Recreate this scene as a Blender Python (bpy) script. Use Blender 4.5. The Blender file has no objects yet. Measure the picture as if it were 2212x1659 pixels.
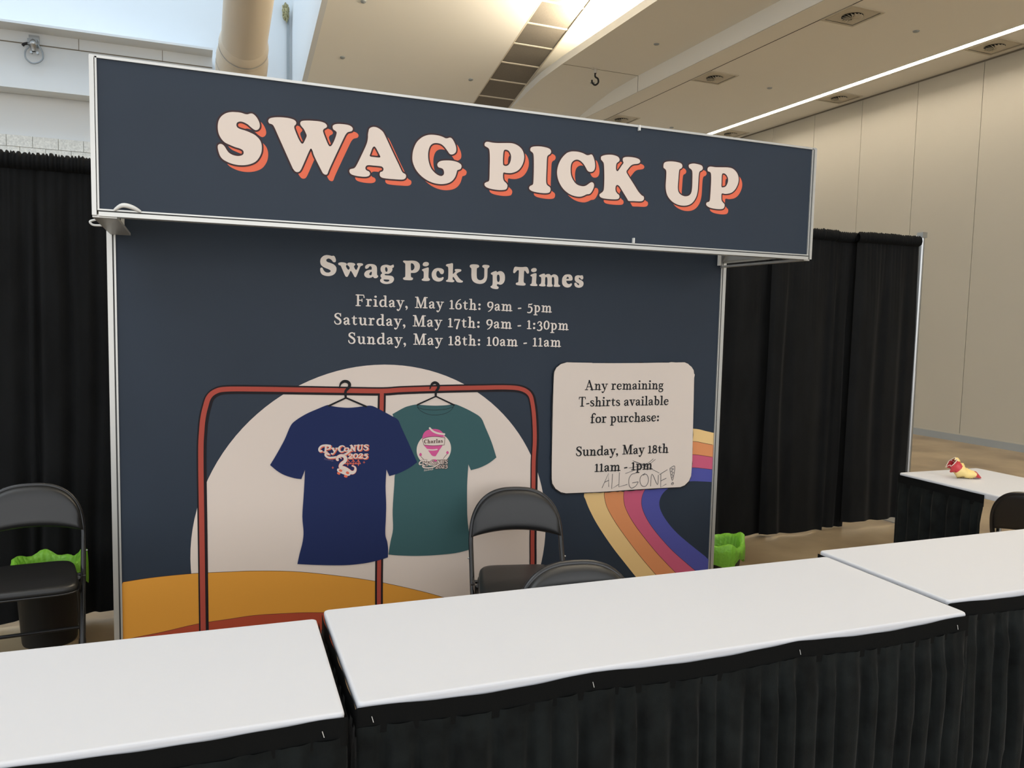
import bpy, bmesh, math, random
from mathutils import Vector, Matrix
from mathutils.geometry import tessellate_polygon

S = bpy.context.scene
COL = S.collection
R = math.radians

# ------------------------------------------------------------------ camera, light, exposure
F_PX, YAW, PITCH, ROLL, CAM_H = 1710.0, 22.08, -4.68, 1.27, 1.61
cd = bpy.data.cameras.new('camera')
cd.sensor_fit = 'HORIZONTAL'; cd.sensor_width = 36.0; cd.lens = 36.0*F_PX/2212.0
cd.clip_end = 200
cam = bpy.data.objects.new('camera', cd); COL.objects.link(cam)
def look():
    y, p, r = R(YAW), R(PITCH), R(ROLL)
    f = Vector((math.sin(y)*math.cos(p), math.cos(y)*math.cos(p), math.sin(p)))
    rt = Vector((math.cos(y), -math.sin(y), 0)); up = rt.cross(f)
    rr = math.cos(r)*rt + math.sin(r)*up; uu = -math.sin(r)*rt + math.cos(r)*up
    m = Matrix((rr, uu, -f)).transposed().to_4x4()
    m.translation = Vector((0, 0, CAM_H)); return m
cam.matrix_world = look()
S.camera = cam
S.view_settings.view_transform = 'Standard'; S.view_settings.look = 'None'
S.view_settings.exposure = 0.0; S.view_settings.gamma = 1.0
S.view_settings.use_curve_mapping = False
S.cycles.use_denoising = True
S.cycles.max_bounces = 8; S.cycles.diffuse_bounces = 5; S.cycles.glossy_bounces = 3
S.cycles.sample_clamp_indirect = 4.0

w = bpy.data.worlds.new('world'); S.world = w; w.use_nodes = True
bg = w.node_tree.nodes['Background']
bg.inputs['Color'].default_value = (0.93, 0.97, 1.02, 1); bg.inputs['Strength'].default_value = 1.35

def area(name, loc, sx, sy, power, col, rot=(0, 0, 0)):
    l = bpy.data.lights.new(name, 'AREA'); l.shape = 'RECTANGLE'; l.size = sx; l.size_y = sy
    l.energy = power; l.color = col
    o = bpy.data.objects.new(name, l); COL.objects.link(o); o.location = loc; o.rotation_euler = rot
    return o
area('skylight_daylight', (-3.5, 12.6, 10.5), 10, 4.4, 300, (0.54, 0.77, 1.0), (R(12), 0, 0))
area('hall_skylight', (-4.0, 2.0, 7.6), 5, 7, 290, (0.78, 0.89, 1.0))
area('added_front_fill', (1.0, -15, 3.4), 16, 5, 520, (1.0, 0.97, 0.94), (R(90), 0, 0))  # added fill behind the camera, no real window; lifts the wall under the header
area('hall_light_row', (3.0, 1.5, 6.6), 6, 5, 90, (1.0, 0.96, 0.9))

# ------------------------------------------------------------------ helpers
def lin(c):
    out = []
    for v in c[:3]:
        v /= 255.0
        out.append(v/12.92 if v <= 0.04045 else ((v+0.055)/1.055)**2.4)
    return (*out, 1)
def mat(name, rgb, rough=0.6, metal=0.0, spec=0.5, noise=0, nscale=8.0, rgb2=None, bump=0, bscale=200.0,
        emit=None, estr=0, sheen=0, stretch=None, alpha=None, transl=0):
    m = bpy.data.materials.new(name); m.use_nodes = True
    nt = m.node_tree; b = nt.nodes['Principled BSDF']
    b.inputs['Base Color'].default_value = lin(rgb); b.inputs['Roughness'].default_value = rough
    b.inputs['Metallic'].default_value = metal; b.inputs['Specular IOR Level'].default_value = spec
    if sheen: b.inputs['Sheen Weight'].default_value = sheen; b.inputs['Sheen Roughness'].default_value = .4
    if emit: b.inputs['Emission Color'].default_value = (*emit, 1); b.inputs['Emission Strength'].default_value = estr
    tc = None
    if noise or bump:
        tc = nt.nodes.new('ShaderNodeTexCoord'); mp = nt.nodes.new('ShaderNodeMapping')
        nt.links.new(tc.outputs['Object'], mp.inputs['Vector'])
        if stretch: mp.inputs['Scale'].default_value = stretch
    if noise:
        n = nt.nodes.new('ShaderNodeTexNoise'); n.inputs['Scale'].default_value = nscale
        n.inputs['Detail'].default_value = 5; nt.links.new(mp.outputs[0], n.inputs['Vector'])
        rp = nt.nodes.new('ShaderNodeMapRange'); rp.inputs[1].default_value = .3; rp.inputs[2].default_value = .7
        nt.links.new(n.outputs['Fac'], rp.inputs[0])
        mx = nt.nodes.new('ShaderNodeMix'); mx.data_type = 'RGBA'
        c2 = rgb2 or tuple(max(0, v*(1-noise)) for v in rgb)
        mx.inputs[6].default_value = lin(rgb); mx.inputs[7].default_value = lin(c2)
        nt.links.new(rp.outputs[0], mx.inputs[0]); nt.links.new(mx.outputs[2], b.inputs['Base Color'])
    if bump:
        n2 = nt.nodes.new('ShaderNodeTexNoise'); n2.inputs['Scale'].default_value = bscale
        n2.inputs['Detail'].default_value = 3; nt.links.new(mp.outputs[0], n2.inputs['Vector'])
        bp = nt.nodes.new('ShaderNodeBump'); bp.inputs['Strength'].default_value = bump
        bp.inputs['Distance'].default_value = 0.01
        nt.links.new(n2.outputs['Fac'], bp.inputs['Height']); nt.links.new(bp.outputs[0], b.inputs['Normal'])
    if transl:
        t = nt.nodes.new('ShaderNodeBsdfTranslucent'); t.inputs['Color'].default_value = lin(rgb)
        ms = nt.nodes.new('ShaderNodeMixShader'); ms.inputs[0].default_value = transl
        out = nt.nodes['Material Output']
        nt.links.new(b.outputs[0], ms.inputs[1]); nt.links.new(t.outputs[0], ms.inputs[2])
        nt.links.new(ms.outputs[0], out.inputs['Surface'])
    return m

M = {}
M['navy'] = mat('navy_print', (42, 53, 67), .55, spec=.3, noise=.05, nscale=3)
M['cream'] = mat('cream_print', (226, 212, 201), .7, spec=.22)
M['cream_text'] = mat('cream_letter_print', (238, 228, 220), .7, spec=.22)
M['coral'] = mat('coral_print', (228, 112, 84), .7, spec=.22)
M['keyline'] = mat('dark_keyline_print', (66, 48, 50), .7, spec=.22)
M['ink'] = mat('black_print', (30, 31, 34), .7, spec=.22)
M['rackred'] = mat('brick_red_print', (176, 78, 66), .7, spec=.22)
M['rackdark'] = mat('rack_outline_print', (34, 28, 32), .7, spec=.22)
M['ochre'] = mat('ochre_print', (226, 158, 62), .7, spec=.22)
M['brick'] = mat('red_ground_print', (178, 76, 52), .7, spec=.22)
M['shirt_navy'] = mat('navy_shirt_print', (30, 43, 88), .7, spec=.22)
M['shirt_teal'] = mat('teal_shirt_print', (60, 95, 98), .7, spec=.22)
M['s1'] = mat('sand_stripe_print', (240, 204, 142), .7, spec=.22)
M['s2'] = mat('orange_stripe_print', (228, 150, 100), .7, spec=.22)
M['s3'] = mat('pink_stripe_print', (206, 96, 126), .7, spec=.22)
M['s4'] = mat('violet_stripe_print', (82, 86, 164), .7, spec=.22)
M['pink'] = mat('pink_print', (214, 92, 150), .7, spec=.22)
M['brown'] = mat('brown_print', (84, 52, 46), .7, spec=.22)
M['mauve'] = mat('mauve_print', (122, 108, 140), .7, spec=.22)
M['board'] = mat('notice_board', (226, 213, 202), .7, spec=.25)
M['boardedge'] = mat('notice_edge', (22, 22, 26), .7)
M['pencil'] = mat('pen_marks', (92, 90, 92), .6)
M['alu'] = mat('aluminium_profile', (196, 196, 192), .38, metal=.55)
M['aludark'] = mat('profile_groove', (60, 60, 60), .6)
M['whitepanel'] = mat('white_return_panel', (215, 215, 210), .5)
M['white'] = mat('table_cover', (211, 213, 218), .7, spec=.25, bump=.05, bscale=40)
M['skirt'] = mat('skirt_fabric', (26, 30, 30), .85, spec=.12, noise=.5, nscale=14, sheen=.08, bump=.12, bscale=260)
M['band'] = mat('skirt_band', (15, 16, 16), .85, spec=.12, bump=.1, bscale=300)
M['drape'] = mat('drape_fabric', (26, 27, 28), .88, spec=.12, noise=.3, nscale=9, sheen=.06, bump=.15, bscale=350, stretch=(1, 1, .35), transl=.09)
M['hem'] = mat('drape_hem_fabric', (18, 19, 20), .9, spec=.15, bump=.1, bscale=300)
M['vinyl'] = mat('chair_vinyl', (30, 30, 30), .36, bump=.06, bscale=420)
M['chairmetal'] = mat('chair_frame_paint', (24, 24, 26), .3, spec=.6)
M['rubber'] = mat('rubber', (22, 22, 23), .7)
M['steel'] = mat('steel', (170, 172, 172), .3, metal=.9)
M['canblack'] = mat('can_plastic', (20, 21, 22), .5)
M['liner'] = mat('green_liner', (146, 214, 74), .35, transl=.35, bump=.5, bscale=70)
M['floor'] = mat('polished_concrete', (172, 154, 124), .32, noise=.2, nscale=1.6, rgb2=(122, 104, 80), bump=.02, bscale=30)
M['wallpanel'] = mat('partition_panel', (182, 178, 165), .42, noise=.015, nscale=1)
M['seam'] = mat('panel_seam', (120, 112, 98), .7)
M['base'] = mat('baseboard_vinyl', (150, 156, 158), .5)
M['ceil'] = mat('painted_ceiling', (238, 235, 226), .7)
M['soffit'] = mat('painted_soffit', (236, 234, 226), .7)
M['tile'] = mat('ceiling_tile', (120, 114, 104), .85, noise=.15, nscale=120)
M['tbar'] = mat('ceiling_tee_bar', (205, 196, 178), .5)
M['plaster'] = mat('painted_plaster', (218, 221, 222), .7)
M['block'] = mat('split_face_block', (236, 236, 230), .9, noise=.14, nscale=40, bump=.5, bscale=45)
M['mortar'] = mat('mortar', (186, 184, 176), .9)
M['duct'] = mat('duct_paint', (206, 194, 174), .5)
M['hole'] = mat('duct_perforation', (70, 62, 52), .8)
M['lamp'] = mat('lamp_diffuser', (255, 255, 255), .5, emit=(1.0, .87, .71), estr=42)
M['lamphouse'] = mat('lamp_housing', (200, 196, 186), .5)
M['vanedark'] = mat('vent_shadow_gap', (30, 29, 27), .8)
M['vane'] = mat('vent_vane', (196, 188, 170), .5)
M['wool'] = mat('mineral_wool', (196, 188, 140), .95, noise=.5, nscale=40, bump=1, bscale=60)
M['bagyellow'] = mat('bag_yellow', (240, 214, 140), .35, noise=.0)
M['bagred'] = mat('bag_red', (196, 56, 64), .35)
M['bagwhite'] = mat('bag_white', (238, 226, 214), .35)
M['bagbrown'] = mat('bag_brown_print', (120, 84, 40), .5)
M['cable'] = mat('cable', (150, 158, 164), .5)
M['white_tie'] = mat('white_tie', (226, 226, 222), .5)

def catmull(pts, n=4, closed=False):
    P = [tuple(p) for p in pts]; L = len(P); out = []
    for i in range(L if closed else L-1):
        if closed: a, b, c, d = P[i-1], P[i], P[(i+1) % L], P[(i+2) % L]
        else: a, b, c, d = P[max(i-1, 0)], P[i], P[i+1], P[min(i+2, L-1)]
        for k in range(n):
            t = k/n; t2 = t*t; t3 = t2*t
            out.append(tuple(.5*(2*q + (r-p)*t + (2*p-5*q+4*r-s)*t2 + (3*q-p-3*r+s)*t3) for p, q, r, s in zip(a, b, c, d)))
    if not closed: out.append(P[-1])
    return out

class MB:
    def __init__(self): self.v = []; self.f = []; self.m = []; self.sm = []; self.mats = []
    def mi(self, m):
        if m not in self.mats: self.mats.append(m)
        return self.mats.index(m)
    def add(self, vs, fs, m, smooth=False):
        o = len(self.v); self.v += [tuple(q) for q in vs]; k = self.mi(m)
        for f in fs: self.f.append(tuple(i+o for i in f)); self.m.append(k); self.sm.append(smooth)
    def box(self, x0, x1, y0, y1, z0, z1, m):
        vs = [(x, y, z) for x in (x0, x1) for y in (y0, y1) for z in (z0, z1)]
        self.add(vs, [(0, 1, 3, 2), (4, 6, 7, 5), (0, 4, 5, 1), (2, 3, 7, 6), (0, 2, 6, 4), (1, 5, 7, 3)], m)
    def quad(self, a, b, c, d, m): self.add([a, b, c, d], [(0, 1, 2, 3)], m)
    def slab(self, ring, d, m):           # closed ring of 3D points extruded by vector d
        n = len(ring); r2 = [tuple(a+b for a, b in zip(p, d)) for p in ring]
        self.add(list(ring)+r2, [tuple(range(n)), tuple(range(2*n-1, n-1, -1))]+[(i, i+n, (i+1) % n+n, (i+1) % n) for i in range(n)], m)
    def tube(self, path, r, m, n=10, closed=False, caps=True, flat=None):
        P = [Vector(p) for p in path]; L = len(P); rings = []
        nrm = None
        for i, p in enumerate(P):
            if closed: t = (P[(i+1) % L]-P[i-1])
            else: t = P[min(i+1, L-1)]-P[max(i-1, 0)]
            t.normalize()
            if nrm is None:
                nrm = t.orthogonal().normalized()
            nrm = (nrm - t*nrm.dot(t)).normalized()
            bi = t.cross(nrm)
            rr = r[i] if isinstance(r, (list, tuple)) else r
            rings.append([p + nrm*rr*math.cos(2*math.pi*k/n) + bi*rr*math.sin(2*math.pi*k/n) for k in range(n)])
        vs = [q for g in rings for q in g]; fs = []
        for i in range(L if closed else L-1):
            j = (i+1) % L
            fs += [(i*n+k, i*n+(k+1) % n, j*n+(k+1) % n, j*n+k) for k in range(n)]
        self.add(vs, fs, m, True)
        if caps and not closed:
            self.add(rings[0], [tuple(range(n-1, -1, -1))], m); self.add(rings[-1], [tuple(range(n))], m)
    def lathe(self, prof, m, n=28, cx=0, cy=0, axis='z', smooth=True):
        vs = []; L = len(prof)
        for (r, h) in prof:
            for k in range(n):
                a = 2*math.pi*k/n; vs.append((cx+r*math.cos(a), cy+r*math.sin(a), h))
        fs = [(i*n+k, i*n+(k+1) % n, (i+1)*n+(k+1) % n, (i+1)*n+k) for i in range(L-1) for k in range(n)]
        self.add(vs, fs, m, smooth)
    # ---- flat print, lies in a plane of constant y
    def poly(self, loops, y, m):
        L3 = [[Vector((x, z, 0)) for x, z in lp] for lp in loops]
        flat = [p for lp in L3 for p in lp]
        tris = tessellate_polygon(L3)
        self.add([(p.x, y, p.y) for p in flat], [tuple(t) for t in tris], m)
    def ribbon(self, pts, y, m, wd=None, closed=False, cap=True, ramp=0.0):
        P = [(p[0], p[1]) for p in pts]; W = [(wd if wd is not None else p[2])*.5 for p in pts]; L = len(P)
        vs = []
        for i in range(L):
            if closed: a, b = P[i-1], P[(i+1) % L]
            else: a, b = P[max(i-1, 0)], P[min(i+1, L-1)]
            dx, dz = b[0]-a[0], b[1]-a[1]; l = math.hypot(dx, dz) or 1
            nx, nz = -dz/l, dx/l
            yi = y-ramp*i
            vs += [(P[i][0]+nx*W[i], yi, P[i][1]+nz*W[i]), (P[i][0]-nx*W[i], yi, P[i][1]-nz*W[i])]
        fs = [(2*i, 2*i+1, 2*((i+1) % L)+1, 2*((i+1) % L)) for i in range(L if closed else L-1)]
        self.add(vs, fs, m)
        if cap and not closed:
            for i, j in ((0, 1), (L-1, L-2)):
                dx, dz = P[i][0]-P[j][0], P[i][1]-P[j][1]; a0 = math.atan2(dz, dx)
                c = [(P[i][0]+W[i]*math.cos(a0+math.pi*(k/8-.5)), y, P[i][1]+W[i]*math.sin(a0+math.pi*(k/8-.5))) for k in range(9)]
                self.add(c, [tuple(range(9))], m)
    def build(self, name, parent=None, normals=True):
        me = bpy.data.meshes.new(name); me.from_pydata(self.v, [], self.f); me.update()
        for m in self.mats: me.materials.append(M[m])
        me.polygons.foreach_set('material_index', self.m); me.polygons.foreach_set('use_smooth', self.sm)
        if normals:
            bm = bmesh.new(); bm.from_mesh(me); bmesh.ops.recalc_face_normals(bm, faces=bm.faces); bm.to_mesh(me); bm.free()
        me.update()
        o = bpy.data.objects.new(name, me); COL.objects.link(o)
        if parent: o.parent = parent
        return o

def tag(o, label, cat, group=None, kind=None):
    o['label'] = label; o['category'] = cat
    if group: o['group'] = group
    if kind: o['kind'] = kind
    return o
def thing(name, label, cat, loc=(0, 0, 0), rz=0, group=None):
    o = bpy.data.objects.new(name, None); o.empty_display_size = .1; COL.objects.link(o)
    o.location = loc; o.rotation_euler = (0, 0, rz); return tag(o, label, cat, group)
def struct(mb, name):
    o = mb.build(name); o['kind'] = 'structure'; return o
def dup(root, loc, rz, label):
    r = root.copy(); COL.objects.link(r); r.location = loc; r.rotation_euler = (0, 0, rz); r['label'] = label
    for ch in list(root.children):
        q = ch.copy(); COL.objects.link(q); q.parent = r
        for g in list(ch.children):
            d = g.copy(); COL.objects.link(d); d.parent = q
    return r
def smoothstep(a, b, x):
    t = min(1, max(0, (x-a)/(b-a))); return t*t*(3-2*t)

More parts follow.
